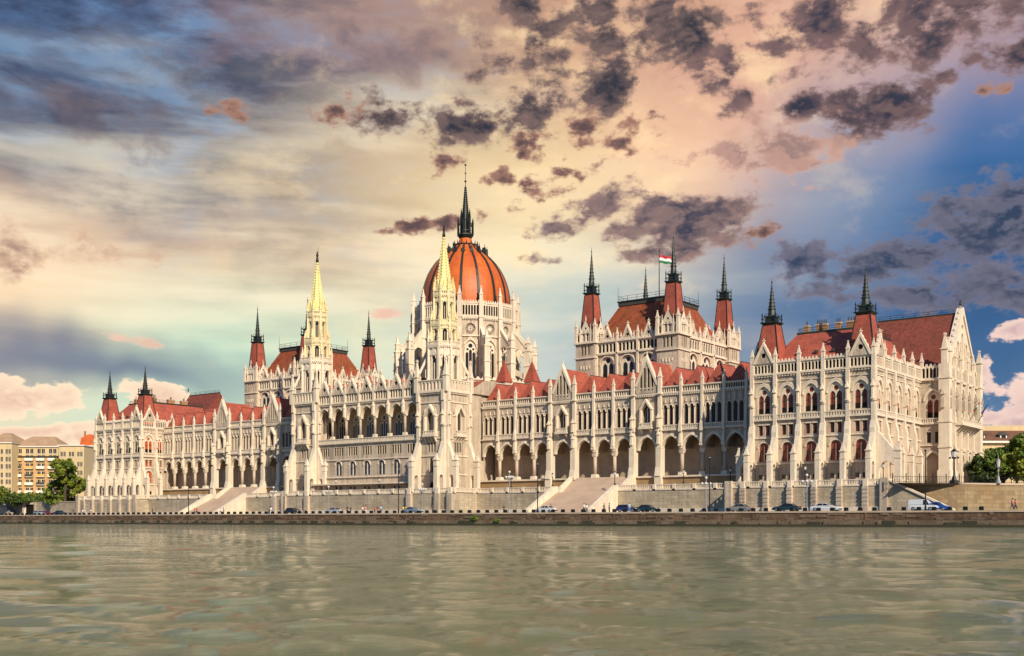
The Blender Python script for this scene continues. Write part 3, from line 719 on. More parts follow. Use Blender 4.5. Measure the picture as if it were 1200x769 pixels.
# ---------------------------------------------------------------- central loggia block
def central():
    YL = -5.0; F = Fr(-17.5, YL, 0); b = 5.0
    core = MB()
    core.box(-17.4, 17.4, YL+6.5, 26, PZ-.4, 33.0, 'stone'); core.box(-17.4, 17.4, YL+0.45, YL+6.6, PZ-.4, 23.2, 'stone'); core.box(-17.4, 17.4, YL+0.5, YL+6.6, 31.5, 33.0, 'stone')
    core.box(-25.5, 25.5, 3, 30, PZ-.4, 33.5, 'stone')
    P = build('loggia_block', core, root)
    w = MB()
    roof = MB()
    for i in range(7):
        s = i*b; c = s+b/2; w.F = F
        # lower storeys
        hs = [arch(c, 14.2, 2.1, 3.5, 'round')]+[arch(c+q*0.98, 19.2, 0.62, 2.1, 'rect') for q in (-1.25, -.42, .42, 1.25)]+[arch(c+q, 10.5, 0.7, 0.9, 'rect') for q in (-.7, .7)]
        w.panel([(s, PZ), (s+b, PZ), (s+b, 23.2), (s, 23.2)], hs, 0, 0.45, 'stone')
        hood(w, c, 14.2, 2.2, 3.6, 0, 'round', off=0.14, th=0.2)
        win('arched_window', 'cl', F, c, -0.2, 14.2, P, 'round', 2.1, 3.5, glass='glass_blue', tracery='mull')
        for q in (-1.25, -.42, .42, 1.25): win('slot_window', 'cs', F, c+q*0.98, -0.18, 19.2, P, 'rect', 0.62, 2.1, glass='glass')
        w.F = F
        for q in (-.7, .7): w.box(c+q-.35, c+q+.35, -0.2, -0.16, 10.5, 11.4, 'glass')
        # loggia arch
        outer, arc, sp = notch(s, s+b, 32.3, c, 4.0, 31.3)
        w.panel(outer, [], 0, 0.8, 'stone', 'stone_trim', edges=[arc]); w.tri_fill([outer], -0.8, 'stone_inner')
        ringband(w, arc, 0.08, 0, 0.2)
        # rear wall with a tall traceried window
        hb = [arch(c, 23.6, 2.5, 6.4)]
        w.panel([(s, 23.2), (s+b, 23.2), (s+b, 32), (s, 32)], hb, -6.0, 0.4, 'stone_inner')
        win('traceried_window', 'cw', F, c, -6.3, 23.6, P, 'pointed', 2.5, 6.4, glass='glass_blue', tracery='triple')
        # gallery and gable
        w.F = F; w.box(s, s+b, 0, 0.45, 32.3, 32.6, 'stone_trim'); corbels(w, F, s, s+b, 32.3, 0, 0.5)
        arcade(w, F, s+.35, s+b-.35, 32.6, 35.0, 5, 0.6, d=0.15, depth=0.5)
        gb = MB(); gable(gb, F, c, 34.7, 3.9, 3.6, 0.35, th=0.7); build('gable', gb, P)
        w.F = F
        roof.F = F
        roof.add([(c-2.5, -.3, 34.5), (c+2.5, -.3, 34.5), (c, -.3, 37.6), (c, -8, 37.6), (c-2.5, -8, 34.5), (c+2.5, -8, 34.5)], [(0, 2, 3, 4), (1, 5, 3, 2)], 'roof_red')
    roof.F = None
    roof.add([(-17.5, -3.5, 34.2), (17.5, -3.5, 34.2), (17.5, 3.5, 37.8), (-17.5, 3.5, 37.8), (17.5, 20, 37.8), (-17.5, 20, 37.8)], [(0, 1, 2, 3), (3, 2, 4, 5)], 'roof_red')
    roof.add([(-26.2, 2, 33.4), (26.2, 2, 33.4), (26.2, 9, 37), (-26.2, 9, 37), (26.2, 25, 37), (-26.2, 25, 37)], [(0, 1, 2, 3), (3, 2, 4, 5)], 'roof_red')
    roof.add([(q*26.2, 2, 33.4) for q in (-1, 1)]+[(q*26.2, 25, 33.4) for q in (-1, 1)]+[(q*26.2, 25, 37) for q in (-1, 1)]+[(q*26.2, 9, 37) for q in (-1, 1)], [(0, 2, 4, 6), (1, 3, 5, 7), (2, 3, 5, 4)], 'stone')
    w.F = F
    w.box(0, 35, -6.2, 0.1, 22.9, 23.3, 'stone_inner')
    for zz in (18.0, 22.0): w.box(0, 35, 0, 0.25, zz, zz+.25, 'stone_trim')
    w.box(0, 35, 0, 0.35, 13.6, 13.9, 'stone_trim'); w.box(0, 35, 0, 2.2, 11.8, 12.15, 'stone_trim')
    w.box(0, 35, 0, 0.5, 22.2, 22.5, 'stone_trim'); balustrade(w, F, 0, 35, 22.5, 0.35, 0.95, 0.5)
    for i in range(8):
        s = i*b; w.F = F
        if 0 < i < 7:
            w.box(s-.5, s+.5, -0.7, 0.1, 22.6, 24.2, 'stone_trim'); w.frus(s, -.3, 24.2, 28.4, 0.34, 0.32, n=10, smooth=True); w.box(s-.5, s+.5, -0.75, .05, 28.2, 28.9, 'stone_trim')
            w.box(s-.22, s+.22, 0, 0.45, 28.6, 32.3, 'stone_trim'); w.frus(s, .5, 28.9, 30.9, .26, .2, m='stone_trim'); w.frus(s, .5, 31.0, 32.2, .3, .05, m='stone_trim')
        w.box(s-.3, s+.3, -.4, .5, 32.3, 35.2, 'stone_trim')
        put('pinnacle', pin_mesh('pinC', 0.24, 3.2, 0.1), P, F((s, .15, 35.2)))
    build('facade', w, P); build('roof', roof, P)
central()

# ---------------------------------------------------------------- white river towers
def river_tower(sx):
    cx, cy = 21.85*sx, -1.25; hw = 4.4
    core = MB(); core.box(cx-hw+.5, cx+hw-.5, cy-hw+.5, cy+hw+5, PZ-.4, 33.3, 'stone')
    P = build('river_tower', core, root)
    P['label'] = 'south white river tower in front of the dome' if sx > 0 else 'north white river tower'
    w = MB()
    faces = [Fr(cx-hw, cy-hw, 0), Fr(cx+hw, cy-hw, PI/2), Fr(cx-hw, cy+hw, -PI/2)]
    for F in faces:
        w.F = F; L_ = 2*hw; c = hw
        hs = [arch(c, 23.6, 2.1, 5.0), arch(c, 14.2, 1.5, 3.5), arch(c, 10, 1.4, 2.2)]+[arch(c+q, 19.0, .6, 2.2, 'rect') for q in (-.9, 0, .9)]
        w.panel([(0, PZ), (L_, PZ), (L_, 33.3), (0, 33.3)], hs, 0, 0.5, 'stone')
        w.tri_fill([hs[2]], -.46, 'void')
        win('lancet_window', 'tw', F, c, -.25, 23.6, P, 'pointed', 2.1, 5.0, glass='glass', tracery='mull')
        win('lancet_window', 'tl', F, c, -.25, 14.2, P, 'pointed', 1.5, 3.5, glass='glass')
        for q in (-.9, 0, .9): win('slot_window', 'ts', F, c+q, -.2, 19.0, P, 'rect', .6, 2.2, glass='glass')
        w.F = F
        for q in (-1, 1):
            w.box(c+q*1.6-.2, c+q*1.6+.2, 0, .9, 23.2, 27.6, 'stone_trim'); w.prism([(c+q*1.95, 27.4), (c+q*1.4, 27.4), (c, 29.5), (c, 30.3)], 0, 1.0, 'stone_trim')
            w.pinnacle(c+q*1.6, .5, 27.5, .2, 2.0)
        w.box(c-1.9, c+1.9, 0, 1.3, 22.6, 23.1, 'stone_trim'); balustrade(w, F, c-1.8, c+1.8, 23.1, 1.15, .9, .5)
        for q in (-1.5, -.5, .5, 1.5): w.F = F; w.slab([(0, 21.3), (.25, 21.3), (1.2, 22.6), (0, 22.6)], c+q-.15, c+q+.15, 'stone_trim')
        for zz in (13.6, 18.0, 22.1, 30.6): w.box(0, L_, 0, .22, zz, zz+.25, 'stone_trim')
        w.box(-.3, L_+.3, 0, .6, 33.0, 33.4, 'stone_trim'); corbels(w, F, 0, L_, 33.0, 0.1, .5)
        arcade(w, F, .6, L_-.6, 33.4, 35.9, 7, .6, d=.45, depth=.3, back='stone')
        w.F = F; w.box(0, L_, .1, .6, 35.8, 36.05, 'stone_trim')
    build('facade', w, P)
    bt = P
    for F in faces:
        out = [0, 2*hw]
        for s in out:
            s_ = s+.5 if s == 0 else s-.5
            buttress(bt, F, s_, ext=3.2, w=.62, zt=20.5, low=16.4, hz=13.6, top=True)

    for q in (-1, 1):
        for r_ in (-1, 1):
            x, y = cx+q*(hw+.1), cy+r_*(hw+.1); pn = MB()
            pn.pinnacle(x, y, 33.2, .55, 8.3); pn.pinnacle(x-q*.9, y, 33.2, .25, 5.0); pn.pinnacle(x, y-r_*.9, 33.2, .25, 5.0)
            # flyers from corner pinnacles to the octagon
            a = math.atan2(y-cy, x-cx); Ff_ = Fr(cx, cy, a+PI/2)
            r0 = math.hypot(x-cx, y-cy); pn.F = Ff_
            pn.slab([(3.7, 41.8), (3.7, 43.0), (r0-.2, 37.8), (r0-.2, 36.4)], -.25, .25, 'stone_trim'); pn.F = None; build('corner_pinnacle', pn, P)
    # octagonal stages
    def stage(z0, z1, ap, wh, ww, mt, nm, pin):
        m = MB(); hwid = ap*math.tan(PI/8)
        for k in range(8):
            a = k*PI/4; F = Fr(cx+ap*math.sin(a), cy-ap*math.cos(a), a)
            m.F = F
            h0 = z0+(z1-z0)*.14
            hs = [arch(0, h0, ww, wh)]
            m.panel([(-hwid, z0), (hwid, z0), (hwid, z1), (-hwid, z1)], hs, 0, .4, mt)
            m.tri_fill([hs[0]], -.36, 'glass'); m.box(-.05, .05, -.36, -.1, h0, h0+wh*.75, mt)
            hood(m, 0, h0, ww*1.1, wh*1.02, 0, off=.22, th=.2, m=mt)
            m.prism([(-hwid*.75, h0+wh), (hwid*.75, h0+wh), (0, h0+wh+hwid*1.3)], .0, .22, mt)
            m.box(-hwid-.1, hwid+.1, -.1, .38, z1-.35, z1, mt); corbels(m, F, -hwid, hwid, z1-.35, .05, .45, mt)
            balustrade(m, F, -hwid, hwid, z1, .25, .85, .4, mt)
            m.F = F; m.frus(hwid, .05, z0, z1, .3, .26, m=mt); m.pinnacle(hwid, .1, z1-.2, .24, pin, mt)
            m.frus(hwid, .35, z0+1.6, z0+3.2, .22, .16, m=mt)
        m.F = None
        m.frus(cx, cy, z0, z1, ap*.9, ap*.9, n=8, m=mt)
        return build(nm, m, P)
    stage(33.4, 44.4, 3.65, 7.0, 1.3, 'stone_trim', 'octagon_stage', 4.0)
    stage(44.4, 49.6, 2.95, 3.2, 1.0, 'stone_glow_pale', 'octagon_stage', 3.2)
    stage(49.6, 56.6, 2.3, 4.2, .8, 'stone_glow_pale', 'octagon_stage', 3.4)
    sp = MB()
    sp.frus(cx, cy, 56.6, 58.2, 2.05, 2.15, n=8, m='stone_trim'); sp.frus(cx, cy, 58.2, 70.2, 1.95, .22, n=8, m='stone_glow')
    for k in range(8):
        a = PI/8+k*PI/4
        for i in range(16):
            t = (i+.5)/16.5; rr = 2.0+(0.22-2.0)*t; z = 58.2+12*t
            sp.frus(cx+rr*math.cos(a), cy+rr*math.sin(a), z-.1, z+.38, .13, .06, m='stone_glow')
        sp.pinnacle(cx+2.3*math.cos(a), cy+2.3*math.sin(a), 56.6, .24, 4.4, 'stone_glow')
        F = Fr(cx+1.95*math.sin(k*PI/4), cy-1.95*math.cos(k*PI/4), k*PI/4); sp.F = F
        sp.prism([(-.55, 57.4), (.55, 57.4), (.0, 60.2)], -.2, .35, 'stone_glow'); sp.F = None
    sp.frus(cx, cy, 70.1, 70.5, .45, .45, n=8, m='stone_glow')
    S = build('spire', sp, P)
    st = MB(); prof = [(.01, 70.5), (.38, 70.5), (.36, 71.2), (.22, 71.9), (.33, 72.4), (.30, 72.75), (.12, 72.85), (.2, 73.05), (.2, 73.25), (.01, 73.45)]
    st.lathe(cx, cy, prof, 8, 'bronze'); st.tube((cx+.25, cy, 71), (cx+.3, cy, 74.8), .06, .03, m='bronze')
    put('statue', st.mesh('statue'), S, (0, 0, 0))
river_tower(1); river_tower(-1)

# ---------------------------------------------------------------- dome
def dome():
    cx, cy = 0, 33.3
    core = MB(); core.frus(cx, cy, PZ, 37.2, 18.6, 18.6, n=16, m='stone'); core.frus(cx, cy, 37.2, 38.6, 18.4, 14.0, n=16, m='roof_dark')
    core.frus(cx, cy, 37, 60.2, 13.2, 13.2, n=16, m='stone')
    core.box(-31, 31, 20, 48, PZ, 36.5, 'stone')
    P = build('dome_drum', core, root)
    n = 16; ap = 13.9; hw = ap*math.tan(PI/16)
    w = MB()
    for k in range(n):
        a = 2*PI*k/n; F = Fr(cx+ap*math.sin(a), cy-ap*math.cos(a), a); w.F = F
        hs = [arch(0, 39.4, 2.9, 10.8), arch(0, 52.2, 2.5, 2.5, 'circle')]
        w.panel([(-hw, 38), (hw, 38), (hw, 60.4), (-hw, 60.4)], hs, 0, .6, 'stone')
        win('traceried_window', 'dw', F, 0, -.3, 39.4, P, 'pointed', 2.9, 10.8, glass='glass', tracery='triple')
        win('rose_window', 'dr', F, 0, -.3, 52.2, P, 'circle', 2.5, 2.5, glass='glass', tracery='rose')
        hood(w, 0, 39.4, 3.1, 11.0, 0, off=.1, th=.28); w.F = F
        w.prism([(-1.9, 49.2), (-1.5, 49.2), (0, 50.8), (1.5, 49.2), (1.9, 49.2), (0, 51.3)], 0, .25, 'stone_trim')
        ringband(w, arch(0, 52.1, 2.7, 2.7, 'circle')+[arch(0, 52.1, 2.7, 2.7, 'circle')[0]], .0, 0, .2)
        w.box(-hw, hw, 0, .35, 51.3, 51.65, 'stone_trim'); w.box(-hw, hw, 0, .5, 56.1, 56.5, 'stone_trim'); corbels(w, F, -hw, hw, 56.1, .1, .55)
        arcade(w, F, -hw+.55, hw-.55, 56.6, 60.0, 6, .62, d=.3, depth=.6)
        w.F = F; w.box(-hw, hw, -.3, .45, 60.0, 60.3, 'stone_trim'); crenel(w, F, -hw+.3, hw-.3, 60.3, .3, 7, .6)
        w.F = F; w.box(hw-.55, hw+.55, -.4, .9, 38, 60.6, 'stone_trim')
        for zz in (45, 51.3, 56.2): w.box(hw-.7, hw+.7, -.4, 1.05, zz, zz+.35, 'stone_trim')
        for q in (-1.6, 1.6): w.tube((q, .15, 39.5), (q, .15, 47.5), .14, m='stone_trim')
        w.F = None
        p = F((hw, .35, 60.5)); put('pinnacle', pin_mesh('pinD', .42, 4.3, .1), P, p, a)
    build('facade', w, P)
    # flying buttresses on the corners
    for k in range(n):
        a = 2*PI*(k+.5)/n; F = Fr(cx, cy, a); b = MB(F)
        r0, r1 = 14.4, 18.9
        b.box(-.75, .75, r1-.9, r1+.9, 34, 48.4, 'stone_trim'); b.pinnacle(0, r1+.2, 48.2, .5, 4.6); b.pinnacle(0, r1-.9, 47.8, .3, 2.9)
        for zz in (40, 44, 48.0): b.box(-.9, .9, r1-1.05, r1+1.05, zz, zz+.3, 'stone_trim')
        arcp = [(16.2+1.7*math.cos(PI*i/8), 46.6+2.2*math.sin(PI*i/8)) for i in range(9)]
        b.slab([(r0, 54.0), (r0, 44.8), (14.5, 44.8)]+arcp[::-1]+[(17.9, 44.8), (r1-.5, 44.8), (r1-.5, 48.5), (r0+.2, 54.1)], -.35, .35, 'stone_trim')
        b.slab([(r0-.1, 54.0), (r0-.1, 54.6), (r1, 49.1), (r1, 48.5)], -.5, .5, 'stone_trim')
        b.slab([(r0, 42.2), (r0, 44.0), (r1, 41.6), (r1, 40.6)], -.35, .35, 'stone_trim')
        # screen wall between the piers with arch
        build('flying_buttress', b, P)
    # lower ring wall between the outer piers
    lw = MB(); ap2 = 18.6; h2 = ap2*math.tan(PI/16)
    for k in range(n):
        a = 2*PI*k/n; F = Fr(cx+ap2*math.sin(a), cy-ap2*math.cos(a), a); lw.F = F
        hs = [arch(0, 34.3, 3.4, 4.0, 'round')]
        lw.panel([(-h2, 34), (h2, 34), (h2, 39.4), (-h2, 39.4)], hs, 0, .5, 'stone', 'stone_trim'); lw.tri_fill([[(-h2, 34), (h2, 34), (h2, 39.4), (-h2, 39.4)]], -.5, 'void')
        lw.box(-h2, h2, -.5, .3, 39.3, 39.6, 'stone_trim'); crenel(lw, F, -h2, h2, 39.6, 0, 5, .6)
        hood(lw, 0, 34.3, 3.6, 4.1, 0, 'round', off=.1, th=.22)
    build('ring_wall', lw, P)
    # cupola
    prof = [(12.2, 59), (12.25, 62), (12.1, 64), (11.75, 66), (11.2, 67.9), (10.45, 69.8), (9.5, 71.5), (8.3, 73.2), (7.0, 74.6), (5.7, 75.8), (4.6, 76.7), (3.6, 77.6), (3.1, 78.4)]
    d = MB(); d.lathe(cx, cy, prof, 96, 'dome_orange'); D = build('cupola', d, root)
    D['label'] = 'ribbed orange dome'
    for k in range(n):
        a = 2*PI*(k+.5)/n-PI/2; rb = MB()
        for (r0, z0), (r1, z1) in zip(prof, prof[1:]):
            vs = []
            for r, z in ((r0, z0), (r1, z1)):
                wd = .34*(.45+.55*r/12.2)
                for rr in (r-.2, r+.22):
                    for q in (-1, 1): vs.append((cx+rr*math.cos(a)-q*wd*math.sin(a), cy+rr*math.sin(a)+q*wd*math.cos(a), z+(.1 if rr > r else 0)))
            rb.add(vs, [(2, 3, 7, 6), (0, 2, 6, 4), (1, 5, 7, 3)], 'lead_dark')
        put('rib', rb.mesh('rib'), D, (0, 0, 0))
        # lucarne ring near the top
        lu = MB(Fr(cx, cy, a+PI/2)); lu.prism([(-.55, 75.6), (.55, 75.6), (0, 77.4)], 5.2, 6.2, 'lead_dark'); lu.frus(0, 5.9, 77.0, 78.3, .12, .02, m='lead_dark')
        put('lucarne', lu.mesh('lucarne'), D, (0, 0, 0))
    l = MB()
    l.frus(cx, cy, 78.0, 78.5, 3.3, 3.5, n=16, m='lead_dark'); 
    for k in range(16):
        a = 2*PI*k/16; l.frus(cx+3.4*math.cos(a), cy+3.4*math.sin(a), 78.4, 79.6, .12, .02, m='lead_dark')
    l.frus(cx, cy, 78.5, 80.4, 2.3, 1.55, n=12, m='dome_orange'); l.frus(cx, cy, 80.2, 81.2, 1.5, 2.3, n=8, m='lead_dark'); l.frus(cx, cy, 81.2, 81.5, 2.35, 2.35, n=8, m='lead_dark')
    for k in range(8):
        a = PI/8+k*PI/4; c, s = math.cos(a), math.sin(a)
        l.frus(cx+2.15*c, cy+2.15*s, 81.4, 84.2, .17, .14, m='lead_dark'); l.frus(cx+2.15*c, cy+2.15*s, 84.2, 86.0, .2, .02, m='lead_dark')
        l.tube((cx+2.15*c, cy+2.15*s, 83.4), (cx+1.2*c, cy+1.2*s, 85.4), .1, m='lead_dark', n=4); l.tube((cx+2.15*c, cy+2.15*s, 82.4), (cx+2.15*math.cos(a+PI/4), cy+2.15*math.sin(a+PI/4), 82.4), .07, m='lead_dark', n=4)
        l.frus(cx+1.25*c, cy+1.25*s, 81.4, 86.5, .2, .2, m='lead_dark'); l.frus(cx+1.25*c, cy+1.25*s, 86.5, 88.6, .2, .02, m='lead_dark')
        for i in range(14):
            t = i/14; rr = .95-.8*t; l.frus(cx+rr*c, cy+rr*s, 86.2+8.6*t, 86.6+8.6*t, .13, .04, m='lead_dark')
    l.frus(cx, cy, 81.4, 85.6, .85, .8, n=8, m='lead_dark'); l.frus(cx, cy, 85.6, 95.0, .95, .14, n=8, m='lead_dark')
    l.tube((cx, cy, 94.5), (cx, cy, 101.0), .1, .06, m='lead_dark')
    for z, r in ((96.2, .32), (98.4, .24), (100.7, .3)): l.ball((cx, cy, z), r, 'lead_dark', 8, 5)
    put('lantern', l.mesh('lantern'), D, (0, 0, 0))
    # two small red pyramids beside the drum
    for x, y, zt in ((23.7, 20, 43.3), (29.5, 24, 43.0), (-23.7, 20, 43.3)):
        m = MB(); m.frus(x, y, 33, 37.8, 1.35, 1.35, m='stone'); m.frus(x, y, 37.8, zt, 1.6, .1, m='roof_red'); m.tube((x, y, zt), (x, y, zt+1), .08); build('stair_turret', m, root)
dome()

# ---------------------------------------------------------------- chamber blocks
def chamber(sx):
    X = 60.66*sx; Y = 33.4; hw, hd = 11.1, 12.7; tw = 2.75
    core = MB(); core.box(X-hw-1.1, X+hw+1.1, Y-hd-1.1, Y+hd+1.1, 28, 45.0, 'stone')
    for q in (-1, 1):
        for r_ in (-1, 1): core.box(X+q*hw-tw+.6, X+q*hw+tw-.6, Y+r_*hd-tw+.6, Y+r_*hd+tw-.6, 28, 47.5, 'stone')
    P = build('chamber_hall', core, root); P['label'] = 'south chamber block under a rust red mansard roof with a flagpole' if sx > 0 else 'north chamber block'
    w = MB()
    def side(F, L_, nb):
        # F origin at the tower centre; wall between towers is tw..L_-tw
        a, b_ = tw, L_-tw; bb = (b_-a)/nb
        w.F = F
        for i in range(nb):
            c = a+(i+.5)*bb; w.F = F
            hs = [arch(c, 36.6, min(4.0, bb*.66), 4.7, 'round'), arch(c, 33, .5, 1.2, 'rect')]
            w.panel([(a+i*bb, 30), (a+(i+1)*bb, 30), (a+(i+1)*bb, 42), (a+i*bb, 42)], hs[:1], 1.75, .5, 'stone')
            ww = min(4.0, bb*.66)
            win('round_arched_window', 'ch%.1f' % ww, F, c, 1.3, 36.6, P, 'round', ww, 4.7, glass='glass', tracery='pair')
            hood(w, c, 36.6, ww*1.05, 4.8, 1.75, 'round', off=.12, th=.2)
            arcade(w, F, a+i*bb+.25, a+(i+1)*bb-.25, 42.2, 44.8, 5, .6, d=1.85, depth=.5)
            w.F = F; w.box(a+i*bb-.25, a+i*bb+.25, 1.2, 2.15, 30, 45.6, 'stone_trim'); w.pinnacle(a+i*bb, 1.8, 45.2, .26, 3.0)
            gb = MB(); gable(gb, F, c, 44.9, 2.9, 3.4, 1.85, th=.5); build('gable', gb, P); 
            w.F = F; w.pinnacle(c-1.75, 1.8, 45, .16, 2.1); w.pinnacle(c+1.75, 1.8, 45, .16, 2.1)
        w.F = F
        w.box(a, b_, 1.7, 2.15, 41.85, 42.2, 'stone_trim'); w.box(a, b_, 1.4, 2.2, 44.75, 45.05, 'stone_trim'); crenel(w, F, a, b_, 45.05, 1.9, nb*6, .5)
    fs = [(Fr(X-hw, Y-hd, 0), 2*hw, 3), (Fr(X+hw, Y-hd, PI/2), 2*hd, 3), (Fr(X-hw, Y+hd, -PI/2), 2*hd, 3), (Fr(X+hw, Y+hd, PI), 2*hw, 3)]
    for F, L_, nb in fs: side(F, L_, nb)
    for q in (-1, 1):
        for r_ in (-1, 1):
            tx, ty = X+q*hw, Y+r_*hd
            for k in range(4):
                a = k*PI/2; F = Fr(tx+tw*math.sin(a), ty-tw*math.cos(a), a); w.F = F
                hs = [arch(s, 42.1, .5, 2.3) for s in (-.95, 0, .95)]
                w.panel([(-tw, 30), (tw, 30), (tw, 45), (-tw, 45)], hs, 0, .35, 'stone')
                w.tri_fill([[(-1.3, 42), (1.3, 42), (1.3, 44.5), (-1.3, 44.5)]], -.33, 'void')
                for s in (-1.2, -.4, .4, 1.2): w.box(s-.15, s+.15, 0, .14, 38.6+.2*abs(s), 39.6, 'stone_trim')
                w.box(-tw-.1, tw+.1, 0, .3, 41.3, 41.6, 'stone_trim'); w.box(-tw-.2, tw+.2, 0, .45, 44.8, 45.15, 'stone_trim')
                # belfry screen
                hs = [arch(s, 45.5, .55, 2.3) for s in (-.5, .5)]
                w.panel([(-1.35, 45.1), (1.35, 45.1), (1.35, 48), (0, 50.6), (-1.35, 48)], hs+[arch(0, 48.2, .6, .6, 'circle')], -.1, .3, 'stone_trim'); w.tri_fill([[(-1.35, 45.1), (1.35, 45.1), (1.35, 48), (0, 50.6), (-1.35, 48)]], -.5, 'void')
                w.frus(0, -.25, 50.4, 51.6, .13, .03, m='stone_trim')
                for s in (-1, 1):
                    w.panel([(s*2.0-.6, 45.1), (s*2.0+.6, 45.1), (s*2.0+.6, 47.4), (s*2.0-.6, 47.4)], [arch(s*2.0, 45.4, .6, 1.6)], -.05, .3, 'stone_trim'); w.tri_fill([[(s*2.0-.6, 45.1), (s*2.0+.6, 45.1), (s*2.0+.6, 47.4), (s*2.0-.6, 47.4)]], -.4, 'void')
                    w.pinnacle(s*1.45, -.1, 45.1, .18, 4.6)
                w.frus(tw-.1, -.1, 45.1, 48.2, .38, .34, m='stone_trim'); w.pinnacle(tw-.1, -.1, 47.6, .3, 3.2)
                w.box(-tw, tw, -.2, .05, 47.3, 47.5, 'stone_trim')
            w.F = None
            turret(P, tx, ty, 46.0, 0, 56.7, 68.3, base=2.05, top=1.2, redm='roof_red')
    build('facade', w, P)
    r = MB()
    b0 = 0.2; t0 = 5.0
    A = [(X-hw-b0, Y-hd-b0, 44.6), (X+hw+b0, Y-hd-b0, 44.6), (X+hw+b0, Y+hd+b0, 44.6), (X-hw-b0, Y+hd+b0, 44.6)]
    B = [(X-hw+t0, Y-hd+t0, 54.6), (X+hw-t0, Y-hd+t0, 54.6), (X+hw-t0, Y+hd-t0, 54.6), (X-hw+t0, Y+hd-t0, 54.6)]
    r.add(A+B, [(0, 1, 5, 4), (1, 2, 6, 5), (2, 3, 7, 6), (3, 0, 4, 7), (4, 5, 6, 7)], 'roof_rust')
    k = t0-.4
    r.box(X-hw+k, X+hw-k, Y-hd+k, Y+hd-k, 54.3, 55.3, 'roof_dark'); r.box(X-hw+k-.2, X+hw-k+.2, Y-hd+k-.2, Y+hd-k+.2, 55.2, 55.45, 'verdigris')
    rails(r, [(X-hw+k, Y-hd+k), (X+hw-k, Y-hd+k), (X+hw-k, Y+hd-k), (X-hw+k, Y+hd-k), (X-hw+k, Y-hd+k)], 55.4, 1.2, posts=2.2)
    for q in (-1, 1):
        for r_ in (-1, 1): r.tube((X+q*(hw-k), Y+r_*(hd-k), 55.4), (X+q*(hw-k), Y+r_*(hd-k), 59.0), .06, .03, m='iron')
    build('roof', r, P)
chamber(1); chamber(-1)

# rear body of the palace, plain, closing the plan on the town side
rb = MB(); rb.box(-101, 101, 46, 74, PZ-.4, 32, 'stone'); rb.add([(-101, 46, 32), (101, 46, 32), (101, 60, 37), (-101, 60, 37), (101, 74, 32), (-101, 74, 32)], [(0, 1, 2, 3), (3, 2, 4, 5)], 'roof_red')
build('town_side_range', rb, root)

# flag on the south chamber roof
fx, fy = 60.8, 33.4
fp = empty('flagpole', (fx, fy, 55.4)); tag(fp, 'tall flagpole with red, white and green tricolour above the right hand chamber roof', 'flag')
m = MB(); m.tube((fx, fy, 55.4), (fx, fy, 68.2), .14, .08, m='iron', n=8); m.ball((fx, fy, 68.3), .2, 'bronze'); build('pole', m, fp)
def flag_cloth(p0, u, drop, L_, H, cols, waves=.25):
    mb = MB(); n = 14
    for ci, cm in enumerate(cols):
        vs = []
        for i in range(n+1):
            t = i/n; off = waves*math.sin(t*7)*(.3+t)
            for zz in (ci/len(cols), (ci+1)/len(cols)):
                vs.append((p0[0]+u[0]*L_*t-u[1]*off, p0[1]+u[1]*L_*t+u[0]*off, p0[2]-H*zz-drop*t*t+.12*math.sin(t*9)))
        mb.add(vs, [(2*i, 2*i+1, 2*i+3, 2*i+2) for i in range(n)], cm, True)
    return mb
u = (math.cos(THETA), math.sin(THETA))
build('flag', flag_cloth((fx, fy, 67.2), u, .5, 3.0, 1.9, ['flag_red', 'flag_white', 'flag_green']), fp)
# two flags on the south balcony
for i, (yy, cols, nm) in enumerate(((36.5, ['flag_red', 'flag_white', 'flag_green'], 'furled red white and green flag slanting from the south balcony, nearer the river'),
                                    (42.5, ['flag_blue', 'flag_blue'], 'furled blue flag slanting from the south balcony, further from the river'))):
    b = empty('balcony_flag', (132.3, yy, 23.6)); tag(b, nm, 'flag', 'flags on the south balcony')
    m = MB(); m.tube((132.2, yy, 23.6), (134.4, yy-.6, 27.2), .07, .05, m='iron'); build('pole', m, b)
    c = MB(); pts = [(134.3-.42*t*2, yy-.6+.08*t, 27.1-.8*t*1.5) for t in (0, .4, .8, 1.2, 1.5)]
    for k_, (a_, b_) in enumerate(zip(pts, pts[1:])): c.tube(a_, b_, .10+.03*k_, .13+.03*k_, n=7, m=cols[k_ % len(cols)])
    build('flag', c, b)
# ================================================================== GROUND, QUAY, WATER
WZ = 1.9; QZ = 4.45; RZ = 4.42; QY = -30.0
def sheet(name, pts, z, m, kind='structure'):
    mb = MB(); mb.poly([(x, y, z) for x, y in pts], m); o = build(name, mb); o['kind'] = kind; return o
sheet('ground', [(-6000, -18), (6000, -18), (6000, 9000), (-6000, 9000)], 3.9, 'earth')
sheet('quay_road', [(-900, QY+.9), (600, QY+.9), (600, 40), (-900, 40)], RZ, 'asphalt')
wall_line = [(132.0, -6.9), (140.2, 3.3), (147.7, 14.1), (175, 52), (260, 180)]
pl = [(-125, 26), (129.5, 26), (129.5, -3.0)]+wall_line+[(260, 400), (-900, 400), (-900, 2.2), (-137, 2.2), (-137, 26)]
sheet('plaza', pl, PZ-.05, 'paving')
q = MB()
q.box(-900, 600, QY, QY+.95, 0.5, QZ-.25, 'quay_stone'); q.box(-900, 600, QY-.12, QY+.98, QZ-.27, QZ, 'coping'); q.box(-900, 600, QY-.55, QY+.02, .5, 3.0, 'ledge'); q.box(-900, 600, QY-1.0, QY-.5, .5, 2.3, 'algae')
for i in range(46):
    x = -190+i*8.3+random.uniform(-2, 2); 
    if i % 3 == 0: q.box(x, x+.3, QY-.1, QY+.01, 2.9, QZ-.3, 'quay_stone')
